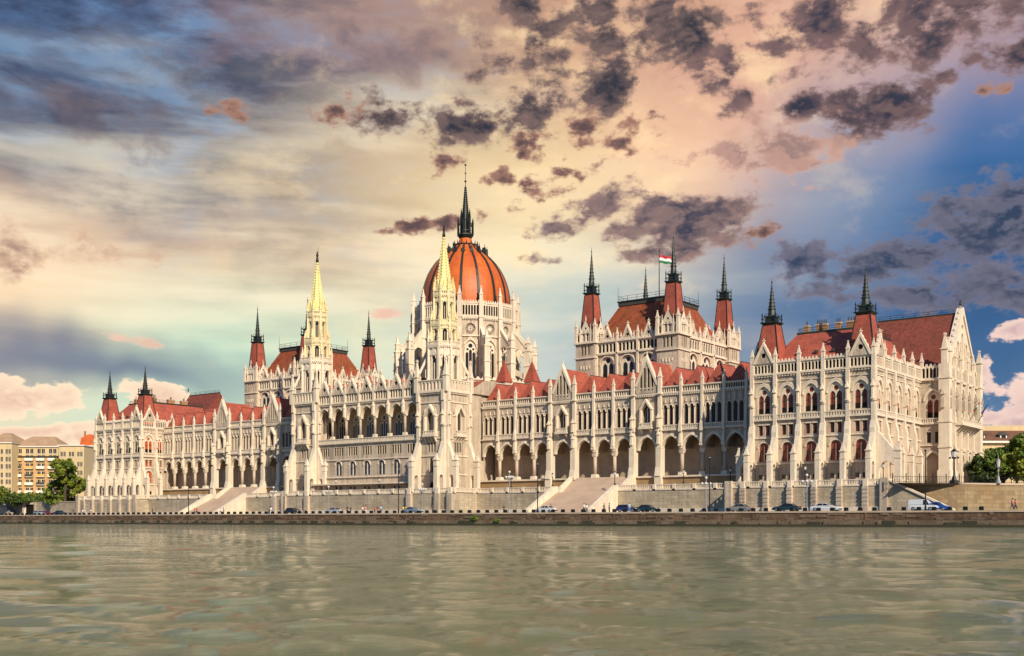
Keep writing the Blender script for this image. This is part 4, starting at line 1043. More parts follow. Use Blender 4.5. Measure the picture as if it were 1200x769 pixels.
for i in range(260):
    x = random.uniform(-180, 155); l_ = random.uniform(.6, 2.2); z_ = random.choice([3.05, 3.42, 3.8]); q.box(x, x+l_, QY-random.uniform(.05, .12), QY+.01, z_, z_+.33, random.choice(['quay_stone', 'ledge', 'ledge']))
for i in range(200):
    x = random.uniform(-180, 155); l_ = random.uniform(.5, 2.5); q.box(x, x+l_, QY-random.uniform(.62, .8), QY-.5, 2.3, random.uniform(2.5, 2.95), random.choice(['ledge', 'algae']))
qo = build('quay_wall', q); tag(qo, 'long low brown stone quay wall along the river with a pale coping', 'wall')

# water: a fine displaced sheet near the camera inside a wide plane
def water():
    import numpy as np
    rng = random.Random(3)
    waves = []
    for i in range(46):
        lam = 0.45*1.13**i*.8
        lam = .30*(1.072**i)
        an = PI/2+THETA+rng.gauss(0, .5)
        waves.append((2*PI/lam, an, rng.uniform(0, 2*PI), .0072*lam**.8*(1 if lam < 1.5 else .5)))
    ca, sa = math.cos(THETA), math.sin(THETA)
    # polar fan so that cells keep the same size in the picture
    nr, na = 430, 620
    r = 3.2*np.power(420/3.2, np.linspace(0, 1, nr)); a = np.linspace(R(-33), R(33), na)
    RR, AA = np.meshgrid(r, a, indexing='ij')
    x = CX+RR*(-sa*np.cos(AA)+ca*np.sin(AA)); y = CY+RR*(ca*np.cos(AA)+sa*np.sin(AA))
    z = np.full_like(x, WZ)
    for k, an, ph, am in waves:
        lam = 2*PI/k; cell = RR*(math.log(420/3.2)/nr)
        fade = np.clip((lam/cell-3.2)/4, 0, 1)
        z += fade*am*np.sin(k*(x*math.cos(an)+y*math.sin(an))+ph+.25*np.sin(.9*x/lam**.5+ph)+.25*np.sin(.7*y/lam**.5+2*ph))
    y = np.minimum(y, QY-.3)
    vs = np.stack([x, y, z], -1).reshape(-1, 3)
    idx = np.arange(nr*na).reshape(nr, na)
    fs = np.stack([idx[:-1, :-1], idx[1:, :-1], idx[1:, 1:], idx[:-1, 1:]], -1).reshape(-1, 4)
    return vs, fs
mw = bpy.data.materials.new('water'); mw.use_nodes = True; nt = mw.node_tree; N = nt.nodes; L = nt.links
bs = N['Principled BSDF']; bs.inputs['Base Color'].default_value = (.13, .115, .045, 1); bs.inputs['Roughness'].default_value = .05; bs.inputs['IOR'].default_value = 1.33
geo = N.new('ShaderNodeNewGeometry')
vr = N.new('ShaderNodeVectorRotate'); vr.rotation_type = 'Z_AXIS'; vr.inputs['Angle'].default_value = -THETA; L.new(geo.outputs['Position'], vr.inputs['Vector'])
def wn(scale, sc, det=4, rough=.6):
    mp = N.new('ShaderNodeMapping'); mp.inputs['Scale'].default_value = sc; L.new(vr.outputs[0], mp.inputs[0])
    n_ = N.new('ShaderNodeTexNoise'); n_.inputs['Scale'].default_value = scale; n_.inputs['Detail'].default_value = det; n_.inputs['Roughness'].default_value = rough; L.new(mp.outputs[0], n_.inputs['Vector']); return n_.outputs['Fac']
def wm(op, a, b):
    m_ = N.new('ShaderNodeMath'); m_.operation = op
    for i_, v_ in enumerate((a, b)):
        if isinstance(v_, float): m_.inputs[i_].default_value = v_
        else: L.new(v_, m_.inputs[i_])
    return m_.outputs[0]
hh = wm('ADD', wm('MULTIPLY', wn(3.8, (.4, 1.6, 1), 7, .70), .105), wm('MULTIPLY', wn(.6, (.35, 1.7, 1), 4, .55), .21))
bp = N.new('ShaderNodeBump'); bp.inputs['Strength'].default_value = 1.0; bp.inputs['Distance'].default_value = 1.0; L.new(hh, bp.inputs['Height']); L.new(bp.outputs[0], bs.inputs['Normal'])
# silt carried in patches
sl = N.new('ShaderNodeMix'); sl.data_type = 'RGBA'; L.new(wn(.05, (.5, 1.5, 1), 3), sl.inputs[0]); sl.inputs[6].default_value = (.165, .158, .068, 1); sl.inputs[7].default_value = (.10, .110, .058, 1); L.new(sl.outputs[2], bs.inputs['Base Color'])
MATS['water'] = mw
mb = MB(); mb.poly([(-6000, -3000, WZ-.12), (6000, -3000, WZ-.12), (6000, QY-.02, WZ-.12), (-6000, QY-.02, WZ-.12)], 'water')
o = build('river_bed_water', mb); o.name = 'water'; o['kind'] = 'structure'
vs, fs = water()
me = bpy.data.meshes.new('water_surface'); me.vertices.add(len(vs)); me.vertices.foreach_set('co', vs.ravel()); me.loops.add(fs.size); me.loops.foreach_set('vertex_index', fs.ravel())
me.polygons.add(len(fs)); me.polygons.foreach_set('loop_start', range(0, fs.size, 4)); me.polygons.foreach_set('loop_total', [4]*len(fs)); me.polygons.foreach_set('use_smooth', [True]*len(fs)); me.update(); me.validate()
me.materials.append(mw); o = put('water', me); o['kind'] = 'structure'

# ---------------------------------------------------------------- embankment walls and terraces
TZ = 9.2
e = empty('embankment_wall', (0, -4, RZ)); tag(e, 'cream ashlar embankment wall carrying the balustraded terrace below the palace', 'wall')
t = MB()
segs = [(-128.9, -97.4, -4.2), (-97.4, -68.0, 0), (-52.6, -31.0, 0), (-31.0, 31.0, -8.5), (31.0, 53.2, 0), (69.2, 97.4, 0), (97.4, 128.9, -4.2)]
for a, b, y in segs:
    t.F = None; t.box(a, b, y, 8.0, RZ-.3, TZ, 'retaining'); t.box(a-.1, b+.1, y-.12, y+.4, TZ, TZ+.28, 'stone_trim'); t.box(a, b, y-.35, y+.02, RZ-.2, RZ+1.0, 'stone_trim')
t.box(-68.0, -52.6, 5, 8.0, RZ-.3, TZ, 'retaining'); t.box(53.2, 69.2, 5, 8, RZ-.3, TZ, 'retaining')
build('wall', t, e)
bl = MB()
for a, b, y in segs:
    F = Fr(a, y, 0); balustrade(bl, F, .0, b-a, TZ+.2, -.2, 1.05, .45)
    bl.F = F
    n = max(1, round((b-a)/4.82))
    for i in range(n+1): bl.box((b-a)*i/n-.35, (b-a)*i/n+.35, -.5, .12, TZ, TZ+1.3, 'stone_trim')
for x, y0, y1, sg in ((128.9, -4.2, 8, 1), (31.0, -8.5, 0, 1), (-97.4, -4.2, 0, 1), (97.4, -4.2, 0, -1), (-31.0, -8.5, 0, -1), (-128.9, -4.2, 8, -1)):
    F = Fr(x, y0 if sg > 0 else y1, PI/2*sg); balustrade(bl, F, 0, y1-y0, TZ+.2, -.2, 1.05, .45)
build('balustrade', bl, e)
pi_ = MB()
bays = [100.9+4.82*i for i in range(6)]
for x in bays+[-v for v in bays]:
    pi_.box(x-.48, x+.48, -4.85, -4.1, RZ-.1, TZ, 'stone'); pi_.box(x-.62, x+.62, -5.0, -4.1, RZ-.1, RZ+1.1, 'stone'); pi_.box(x-.42, x+.42, -4.7, -4.0, TZ, TZ+1.3, 'stone_trim')
    for kk in range(5): pi_.box(x-.54, x+.54, -4.92, -4.1, RZ+1.3+kk*.72, RZ+1.65+kk*.72, 'stone')
for x in (-30.2, -26.3, -17.6, 17.6, 26.3, 30.2): pi_.box(x-.75, x+.75, -9.2, -8.4, RZ-.1, TZ, 'stone'); pi_.box(x-.55, x+.55, -9.1, -8.2, TZ, TZ+1.35, 'stone_trim')
for x in (-128.4, -97.9, 97.9, 128.4): pi_.box(x-.7, x+.7, -4.8, -4.0, RZ-.1, TZ+1.4, 'stone')
build('piers', pi_, e)
# grand stairs
for sx in (1, -1):
    xa, xb = (53.2, 69.2) if sx > 0 else (-68.0, -52.6)
    s = empty('grand_stairs', ((xa+xb)/2, -5, RZ)); tag(s, 'wide stone river stairs between sloping parapets, in front of the %s wing' % ('right' if sx > 0 else 'left'), 'stairs', 'stairs down to the quay')
    st = MB(); n = 30; y0, y1 = -9.7, 0.6
    for i in range(n):
        ya = y0+(y1-y0)*i/n; st.box(xa+.4, xb-.4, ya, 5.0, RZ+(TZ-RZ)*i/n, RZ+(TZ-RZ)*(i+1)/n, 'steps')
    n = 18; y0, y1 = 2.6, 7.4
    for i in range(n):
        ya = y0+(y1-y0)*i/n; st.box(xa, xb, ya, 7.9, TZ+(12.5-TZ)*i/n, TZ+(12.5-TZ)*(i+1)/n, 'steps')
    build('steps', st, s)
    for x in (xa, xb):
        p = MB(); F = Fr(x, 0, PI/2); p.F = Fr(x, 0, 0)
        p.slab([(10.6, RZ-.2), (10.6, RZ+.7), (.2, TZ+1.3), (-.6, TZ+1.3), (-.6, RZ-.2)], -.55, .55, 'stone_trim'); build('parapet', p, s)
        p = MB(Fr(x, 0, 0)); p.slab([(-1.5, TZ), (-2.0, TZ+1.0), (-7.2, 13.3), (-7.9, 13.3), (-7.9, TZ)], -.4, .4, 'stone_trim'); build('parapet', p, s)
# ramp wall south of the terrace and the town-side retaining wall
r = MB(); r.F = None
r.add([(128.9, -4.2, RZ-.2), (140.2, -4.2, RZ-.2), (140.2, -4.2, RZ+.2), (128.9, -4.2, TZ+1.0)]+[(128.9, -3.4, RZ-.2), (140.2, -3.4, RZ-.2), (140.2, -3.4, RZ+.2), (128.9, -3.4, TZ+1.0)], [(0, 1, 2, 3), (4, 5, 6, 7), (1, 2, 6, 5)], 'retaining')
r.add([(128.7, -4.45, TZ+1.0), (140.4, -4.45, RZ+.15), (140.4, -4.45, RZ+.5), (128.7, -4.45, TZ+1.35), (128.7, -3.2, TZ+1.0), (140.4, -3.2, RZ+.15), (140.4, -3.2, RZ+.5), (128.7, -3.2, TZ+1.35)], [(0, 1, 2, 3), (4, 5, 6, 7), (3, 2, 6, 7), (0, 1, 5, 4), (1, 2, 6, 5)], 'stone_trim')
o = build('stair_wall', r); tag(o, 'grey stone stair wall sloping down to the road at the right end of the terrace', 'wall')
def wall_along(name, pts, z0, z1, th, m, label, cat='wall', cop=True):
    w = MB()
    for (a, b) in zip(pts, pts[1:]):
        L_ = math.hypot(b[0]-a[0], b[1]-a[1]); F = Fr(a[0], a[1], math.atan2(b[1]-a[1], b[0]-a[0])); w.F = F
        w.box(0, L_, -th, 0, z0, z1, m)
        if cop: w.box(-.02, L_+.02, -th, .12, z1, z1+.28, 'coping')
    o = build(name, w); tag(o, label, cat); return o
wall_along('retaining_wall', [(129.2, -3.2), (132.0, -6.9) if False else (130.5, -2.0)]+wall_line[1:], RZ-.3, 9.35, 1.0, 'retaining_warm', 'tall ochre block retaining wall right of the palace, below the plaza')
wall_along('retaining_wall', [(-400, 1.2), (-139, 1.2), (-129.5, -3.4)], RZ-.3, 8.9, 1.0, 'retaining', 'grey stone retaining wall left of the palace with trees above')
# underpass opening, pillar and pale ramp in the left wall
x0, x1 = atpx(31, 1.1), atpx(41, 1.1)
m = MB(); m.box(x0, x1, .95, 1.25, RZ, 8.3, 'void'); m.box(x0-1.3, x0-.2, .3, 1.2, RZ, 9.4, 'stone_trim'); m.box(x1, x1+.7, .6, 1.2, RZ, 9.0, 'retaining'); m.box(x0, x1, .7, 1.2, 8.3, 9.0, 'stone_trim')
tag(build('underpass_portal', m), 'dark underpass opening with a pale pillar in the left retaining wall', 'gateway')
xa, xb = atpx(-6, -2), atpx(17, -2)
m = MB(Fr(0, -2, 0)); m.prism([(xa, RZ), (xb, RZ), (xb-1, RZ+.4), (xa+2, 9.2), (xa, 9.2)], -1.0, 0, 'coping'); tag(build('ramp_parapet', m), 'pale sloping ramp parapet at the far left of the quay', 'wall')

# bollards
bm_ = MB(); bm_.frus(0, 0, 0, .5, .30, .27, m='iron'); bm_.frus(0, 0, .5, .6, .33, .2, m='iron'); bme = bm_.mesh('bollard')
MATS['iron']
x = -150.0; i = 0
while x < 152:
    o = put('stone_bollard', bme, None, (x, QY+.55+.6, RZ+.02)); tag(o, 'short square dark bollard in the long row on the quay edge', 'bollard', 'bollards along the quay edge'); x += 1.86 if False else 2.3; i += 1
# green tufts on the quay wall
def tuft(x, z, s, label):
    mb = MB(); rr = random.Random(int(x*10))
    for k in range(160):
        p = Vector((x+rr.gauss(0, s*.6), QY-.65-abs(rr.gauss(0, .25)), z+rr.gauss(0, s*.3))); a = Vector((rr.gauss(0, 1), rr.gauss(0, 1), rr.gauss(0, 1))).normalized()*.16; b = a.orthogonal().normalized()*.12
        mb.poly([tuple(p-a), tuple(p+b), tuple(p+a), tuple(p-b)], 'leaf_mid')
    tag(build('bush', mb), label, 'plant')
tuft(atpx(559, QY), 3.3, .9, 'green bush growing out of the quay wall below the south river tower')
tuft(atpx(585, QY), 2.9, .5, 'smaller green tuft on the quay wall just right of the larger bush')
# ================================================================== LAMPS
def candelabra(px, Y, label, H=6.2):
    x = atpx(px, Y); e = empty('street_lamp', (x, Y, RZ)); tag(e, label, 'street lamp', 'five globe street lamps along the quay road')
    p = MB(); p.frus(x, Y, RZ, RZ+.9, .28, .2, n=8, m='lamp_grey'); p.tube((x, Y, RZ+.9), (x, Y, RZ+H), .11, .08, n=8, m='lamp_grey')
    for k in range(4):
        a = k*PI/2+.4; dx, dy = .75*math.cos(a), .75*math.sin(a)
        for zz in (H-1.15,): p.tube((x, Y, RZ+zz-.4), (x+dx, Y+dy, RZ+zz-.1), .05, m='lamp_grey'); p.tube((x+dx, Y+dy, RZ+zz-.12), (x+dx, Y+dy, RZ+zz+.1), .09, m='lamp_grey')
    build('pole', p, e)
    pts = [(x+.75*math.cos(k*PI/2+.4), Y+.75*math.sin(k*PI/2+.4), RZ+H-.85) for k in range(4)]+[(x, Y, RZ+H+.25)]
    me = WM.get('globe')
    if not me: g = MB(); g.ball((0, 0, 0), .28, 'globe', 10, 7); me = WM['globe'] = g.mesh('globe')
    for q in pts: put('globe', me, e, q)
for px, H, l in ((945.5, 6.3, 'grey five globe street lamp between the black car and the white sedan'), (827.5, 6.3, 'grey five globe street lamp left of the silver grey car'),
              (597, 8.6, 'tallest grey globe street lamp, right of the white river tower base'), (495, 6.4, 'grey five globe street lamp beside the blue grey car below the river tower'),
              (385, 6.4, 'grey five globe street lamp left of the silver car in front of the loggia block'), (320.5, 6.6, 'grey five globe street lamp right of the left grand stairs')):
    candelabra(px, -14, l, H)
for px, l in ((221, 'first slender dark pole from the left, below the left arcaded wing'), (333, 'slender dark pole left of the black car by the left white tower'), (467, 'slender dark pole in front of the loggia block'),
              (630, 'slender dark pole at the foot of the right grand stairs'), (831.5, 'slender dark pole beside a globe lamp near the right pavilion'), (1084.5, 'rightmost slender dark pole, beside the white van')):
    x = atpx(px, -27.5); e = empty('light_pole', (x, -27.5, RZ)); tag(e, l, 'light pole', 'tall slender poles on the quay')
    m = MB(); m.tube((x, -27.5, RZ), (x, -27.5, RZ+9.3), .11, .07, n=8, m='iron'); m.tube((x, -27.5, RZ), (x, -27.5, RZ+.8), .17, .15, n=8, m='iron'); build('pole', m, e)
    m = MB(); m.frus(x, -27.5, RZ+9.2, RZ+9.45, .1, .22, n=8, m='iron'); m.frus(x, -27.5, RZ+9.45, RZ+9.55, .24, .24, n=8, m='lamp_grey'); build('lamp_head', m, e)
for px, Y, zb, l in ((943.5, -2.5, 9.2, 'black lantern on the terrace in front of the right pavilion'), (1035, -2.5, 9.2, 'black lantern on the terrace by the corner arch of the right pavilion'), (720.5, 1.0, 9.4, 'globe lantern at the right parapet of the right grand stairs'), (801, 1.0, 9.4, 'globe lantern on the terrace under the right wing arcade'),
                  (856, 1.0, 9.4, 'globe lantern on the terrace just left of the right pavilion'), (599, 1.0, 9.4, 'globe lantern on the terrace just right of the central tower'), (647.5, 1.0, 9.4, 'globe lantern at the left parapet of the right grand stairs'),
                  (393.6, -6.5, 9.2, 'left globe lantern on the terrace below the loggia'), (444.5, -6.5, 9.2, 'right globe lantern on the terrace below the loggia')):
    x = atpx(px, Y); e = empty('terrace_lantern', (x, Y, zb)); tag(e, l, 'street lamp', 'lanterns along the terrace')
    m = MB(); m.frus(x, Y, zb, zb+1.5, .32, .2, n=8, m='iron'); m.tube((x, Y, zb+1.4), (x, Y, zb+3.2), .09, .07, n=8, m='iron'); m.frus(x, Y, zb+3.1, zb+3.3, .08, .22, n=8, m='iron'); m.frus(x, Y, zb+3.85, zb+4.2, .26, .04, n=8, m='iron'); build('post', m, e)
    m = MB(); m.frus(x, Y, zb+3.3, zb+3.85, .18, .26, n=8, m='globe'); build('lantern', m, e)
for px, dd, H, big, l in ((1118, 200, 6.2, 1, 'large ornate black lantern on the plaza in front of the gabled south entrance'), (1170, 202, 4.6, 0, 'grey lantern standing before the trees at the far right')):
    x, y = atdepth(px, dd); e = empty('plaza_lantern', (x, y, PZ)); tag(e, l, 'street lamp')
    k = 1.0 if big else .6; mm = 'iron' if big else 'lamp_grey'
    m = MB(); m.frus(x, y, PZ, PZ+.5, .8*k, .75*k, n=8, m=mm); m.frus(x, y, PZ+.5, PZ+1.3, .5*k, .25*k, n=8, m=mm); m.tube((x, y, PZ+1.2), (x, y, PZ+H-1.8), .16*k, .12*k, n=8, m=mm); m.frus(x, y, PZ+H-1.9, PZ+H-1.6, .15*k, .5*k, n=8, m=mm)
    m.frus(x, y, PZ+H-.6, PZ+H-.1, .62*k, .1*k, n=8, m=mm); m.tube((x, y, PZ+H-.1), (x, y, PZ+H+.5), .06, m=mm)
    for q in range(4): a = q*PI/2; m.ball((x+.7*k*math.cos(a), y+.7*k*math.sin(a), PZ+H-1.7), .2*k, mm, 6, 4)
    build('post', m, e); m = MB(); m.frus(x, y, PZ+H-1.6, PZ+H-.6, .4*k, .58*k, n=8, m='globe'); build('lantern', m, e)
# fence in front of the south entrance
f = MB()
p0 = Vector((*atdepth(1046, 198.5), 0)); p1 = Vector((*atdepth(1200, 205), 0)); n = 60
for i in range(n+1):
    p = p0.lerp(p1, i/n); f.tube((p.x, p.y, PZ), (p.x, p.y, PZ+(1.7 if i % 6 == 0 else 1.25)), .09 if i % 6 == 0 else .03, n=4)
f.tube((p0.x, p0.y, PZ+1.15), (p1.x, p1.y, PZ+1.15), .04, n=4); f.tube((p0.x, p0.y, PZ+.2), (p1.x, p1.y, PZ+.2), .04, n=4)
tag(build('iron_fence', f), 'low black iron fence along the plaza edge in front of the south entrance', 'fence')

# ================================================================== CARS
def paint(name, c): return mat('paint_'+name, c, .28, .15, coat=.6)
paint('white', (.72, .72, .70)); paint('silver', (.42, .44, .46)); paint('greybeige', (.24, .235, .21)); paint('black', (.02, .022, .025)); paint('navy', (.02, .035, .12)); paint('blue', (.02, .09, .42)); paint('bluegrey', (.20, .27, .36)); paint('red', (.35, .03, .03)); paint('teal', (.015, .04, .05))
WH = None
def car(px, Y, kind, col, label, face=1, L_=4.5):
    """face = 1: front towards +X (south)"""
    global WH
    x = atpx(px, Y); e = empty('parked_car' if kind != 'van' else 'delivery_van', (x, Y, RZ+.01), 0 if face > 0 else PI)
    tag(e, label, 'van' if kind == 'van' else 'car', 'cars along the quay road')
    h = L_/2
    if kind == 'sedan':
        low = [(-h, .35), (-h+.03, .78), (-h+.15, .93), (-h+.9, .97), (h-1.3, .92), (h-.3, .78), (h-.03, .62), (h, .35)]
        cab = [(-h+.75, .95), (-h+1.35, 1.38), (-h+2.45, 1.43), (h-1.25, .92)]; H = 1.43
    elif kind == 'hatch':
        low = [(-h, .35), (-h+.02, .8), (-h+.1, .95), (h-1.2, .95), (h-.35, .82), (h-.03, .62), (h, .35)]
        cab = [(-h+.1, .94), (-h+.45, 1.42), (-h+2.2, 1.48), (h-1.15, .95)]
    elif kind == 'van':
        low = [(-h, .35), (-h, 1.0), (h-1.0, 1.0), (h-.25, .88), (h-.02, .65), (h, .35)]
        cab = [(-h+.02, .99), (-h+.1, 1.75), (-h+.3, 1.83), (h-1.9, 1.83), (h-1.55, 1.7), (h-.85, 1.0)]
    W = .86
    wx = (-h+.85, h-.85)
    m = MB()
    # lower body with wheel arches cut in the side profile
    prof = [(h, .35)]+[]
    bottom = []
    for c in (wx[0], wx[1]):
        bottom += [(c-.40, .28)]+[(c-.38*math.cos(PI*i/6), .30+.36*math.sin(PI*i/6)) for i in range(7)]+[(c+.40, .28)]
    outer = [(low[0][0], .28)]+bottom+[(low[-1][0], .28)]+low[::-1][:-1]+[low[0]]
    tr = [tuple(t_) for t_ in tessellate_polygon([[Vector((a, b, 0)) for a, b in outer]])]
    def wdt(a, b): return W*(1-.06*max(0, abs(a)-h+.9)/.9-.05*(b > .75))
    n = len(outer)
    for q in (-1, 1): m.add([(a, q*wdt(a, b), b) for a, b in outer], tr, col)
    m.add([(a, -wdt(a, b), b) for a, b in outer]+[(a, wdt(a, b), b) for a, b in outer], [(i, (i+1) % n, n+(i+1) % n, n+i) for i in range(n)], col)
    # cabin
    n = len(cab); tops = [W*(.93 if b < 1.05 else .76) for a, b in cab]
    if kind == 'van': tops = [W*(.95 if b < 1.05 else .86) for a, b in cab]
    m.add([(a, -t_, b) for (a, b), t_ in zip(cab, tops)]+[(a, t_, b) for (a, b), t_ in zip(cab, tops)], [(i, (i+1) % n, n+(i+1) % n, n+i) for i in range(n)]+[tuple(range(n)), tuple(range(n, 2*n))[::-1]], col)
    m.box(-h-.04, -h+.06, -W*.9, W*.9, .35, .55, 'tyre'); m.box(h-.06, h+.04, -W*.88, W*.88, .33, .5, 'tyre')
    body = lobj('body', m.mesh('body'), e)
    g = MB()
    c = [(sum(a for a, b in cab)/n), 0]; zlo = 1.0; zhi = max(b for a, b in cab)-.09
    def cabx(z, rear):
        pts = cab[:] if rear else cab[::-1]
        for (a0, b0), (a1, b1) in zip(pts, pts[1:]):
            if b0 <= z <= b1 and b1 > b0: return a0+(a1-a0)*(z-b0)/(b1-b0)
        return pts[0][0]
    xr0, xr1 = cabx(zlo, 1), cabx(zhi, 1); xf0, xf1 = cabx(zlo, 0), cabx(zhi, 0)
    if kind == 'van': xr0 = xf0-1.25; xr1 = xf0-1.25
    def hw(z): return (W*.93+(W*.76-W*.93)*(z-.95)/.48 if kind != 'van' else W*.95-(z-.99)*.1)+.012
    for q in (-1, 1):
        seg = [(xr0+.12, xr1+.12, .5), ] 
        mid0 = (xr0+xf0)/2
        for a0, a1, b0, b1 in (((xr0+.15), mid0-.04, xr1+.15, mid0-.04), (mid0+.04, xf0-.15, mid0+.04, xf1-.12)):
            g.add([(a0, q*hw(zlo), zlo), (a1, q*hw(zlo), zlo), (b1, q*hw(zhi), zhi), (b0, q*hw(zhi), zhi)], [(0, 1, 2, 3)], 'glass')
    yy0, yy1 = hw(zlo)-.1, hw(zhi)-.1
    g.add([(xf0+.015, -yy0, zlo+.01), (xf0+.015, yy0, zlo+.01), (xf1+.015, yy1, zhi), (xf1+.015, -yy1, zhi)], [(0, 1, 2, 3)], 'glass')
    if kind != 'van': g.add([(xr0-.015, -yy0, zlo+.01), (xr0-.015, yy0, zlo+.01), (xr1-.015, yy1, zhi), (xr1-.015, -yy1, zhi)], [(0, 1, 2, 3)], 'glass')
    lobj('window', g.mesh('window'), e)
    if WH is None:
        t_ = MB(); t_.lathe(0, 0, [(.0001, -.09), (.22, -.09), (.31, -.1), (.33, -.06), (.33, .06), (.31, .1), (.22, .09), (.0001, .09)], 18, 'tyre'); tm = t_.mesh('tyre')
        t_ = MB(); t_.lathe(0, 0, [(.0001, -.1), (.2, -.1), (.22, -.085), (.22, .085), (.2, .1), (.0001, .1)], 12, 'rim', smooth=False); WH = (tm, t_.mesh('rim'))
    for a in wx:
        for q in (-1, 1):
            w_ = lobj('wheel', WH[0], e, (a, q*(W-.1), .33)); w_.rotation_euler = (PI/2, 0, 0)
            lobj('rim', WH[1], w_, (0, 0, 0)).scale = (1, 1, 1.02)
    for q in (-1, 1):
        hl = MB(); hl.box(h-.28, h-.03, q*W*.72-.14, q*W*.72+.14, .6, .74, 'headlight'); lobj('headlight', hl.mesh('headlight'), e)
        tl = MB(); tl.box(-h-.02, -h+.08, q*W*.74-.1, q*W*.74+.1, .66, .86, 'taillight'); lobj('taillight', tl.mesh('taillight'), e)
    return e
car(1082, -24.5, 'van', 'paint_white', 'white small delivery van parked near the right end of the quay', 1, 4.3)
car(1098, -21.0, 'hatch', 'paint_blue', 'bright blue car half hidden behind the white van', 1, 4.0)
car(968, -24.5, 'sedan', 'paint_white', 'white sedan in front of the right pavilion', 1, 4.9)
car(922, -24.5, 'sedan', 'paint_teal', 'dark teal black car left of the white sedan', -1, 4.7)
car(866, -24.5, 'sedan', 'paint_greybeige', 'silver grey sedan below the left edge of the right pavilion', -1, 4.7)
car(736, -24.5, 'hatch', 'paint_navy', 'navy blue car, left one of the two dark cars by the right stairs', 1, 4.4)
car(759, -24.0, 'sedan', 'paint_teal', 'black green car, right one of the two dark cars by the right stairs', 1, 4.7)
car(639.5, -24.5, 'sedan', 'paint_white', 'white car at the foot of the right grand stairs', -1, 4.5)
car(484, -24.5, 'sedan', 'paint_bluegrey', 'blue grey car below the white river tower', 1, 4.5)
car(391, -24.5, 'sedan', 'paint_silver', 'silver car in front of the loggia block', -1, 4.5)
car(344, -24.5, 'hatch', 'paint_black', 'black car at the foot of the left white tower', 1, 4.3)
car(70, -18.5, 'sedan', 'paint_teal', 'dark green car near the left end of the quay', 1, 4.6)
car(46, -16.5, 'hatch', 'paint_silver', 'pale silver car by the dark underpass', 1, 4.2)
car(54.5, -12.5, 'hatch', 'paint_red', 'dull red car beside the pale silver car at the left', 1, 4.2)

# ================================================================== PEOPLE
CL = {}
def cloth(name, c):
    mat('cloth_'+name, c, .85); CL[name] = MATS['cloth_'+name]
for n_, c_ in (('red', (.55, .04, .03)), ('white', (.72, .70, .66)), ('blue', (.12, .22, .42)), ('black', (.02, .02, .022)), ('yellow', (.7, .48, .04)), ('pink', (.6, .22, .2)), ('denim', (.05, .08, .15)), ('khaki', (.3, .24, .14)), ('grey', (.18, .18, .18)), ('skyblue', (.3, .5, .65))): cloth(n_, c_)
def skinmesh(verts, edges, radii, name, m, root_i=0, sub=1):
    me = bpy.data.meshes.new(name); me.from_pydata(verts, edges, []); me.materials.append(MATS[m])
    o = bpy.data.objects.new('tmp', me); COL.objects.link(o)
    md = o.modifiers.new('s', 'SKIN'); me.skin_vertices or None
    if not me.skin_vertices: pass
    for i, r in enumerate(radii):
        me.skin_vertices[0].data[i].radius = (r, r) if not isinstance(r, tuple) else r
        me.skin_vertices[0].data[i].use_root = (i == root_i)
    sb = o.modifiers.new('b', 'SUBSURF'); sb.levels = sub
    dg = bpy.context.evaluated_depsgraph_get(); dg.update()
    res = bpy.data.meshes.new_from_object(o.evaluated_get(dg)); res.name = name
    bpy.data.objects.remove(o); 
    for p in res.polygons: p.use_smooth = True
    if not res.materials: res.materials.append(MATS[m])
    return res
POSE = {}
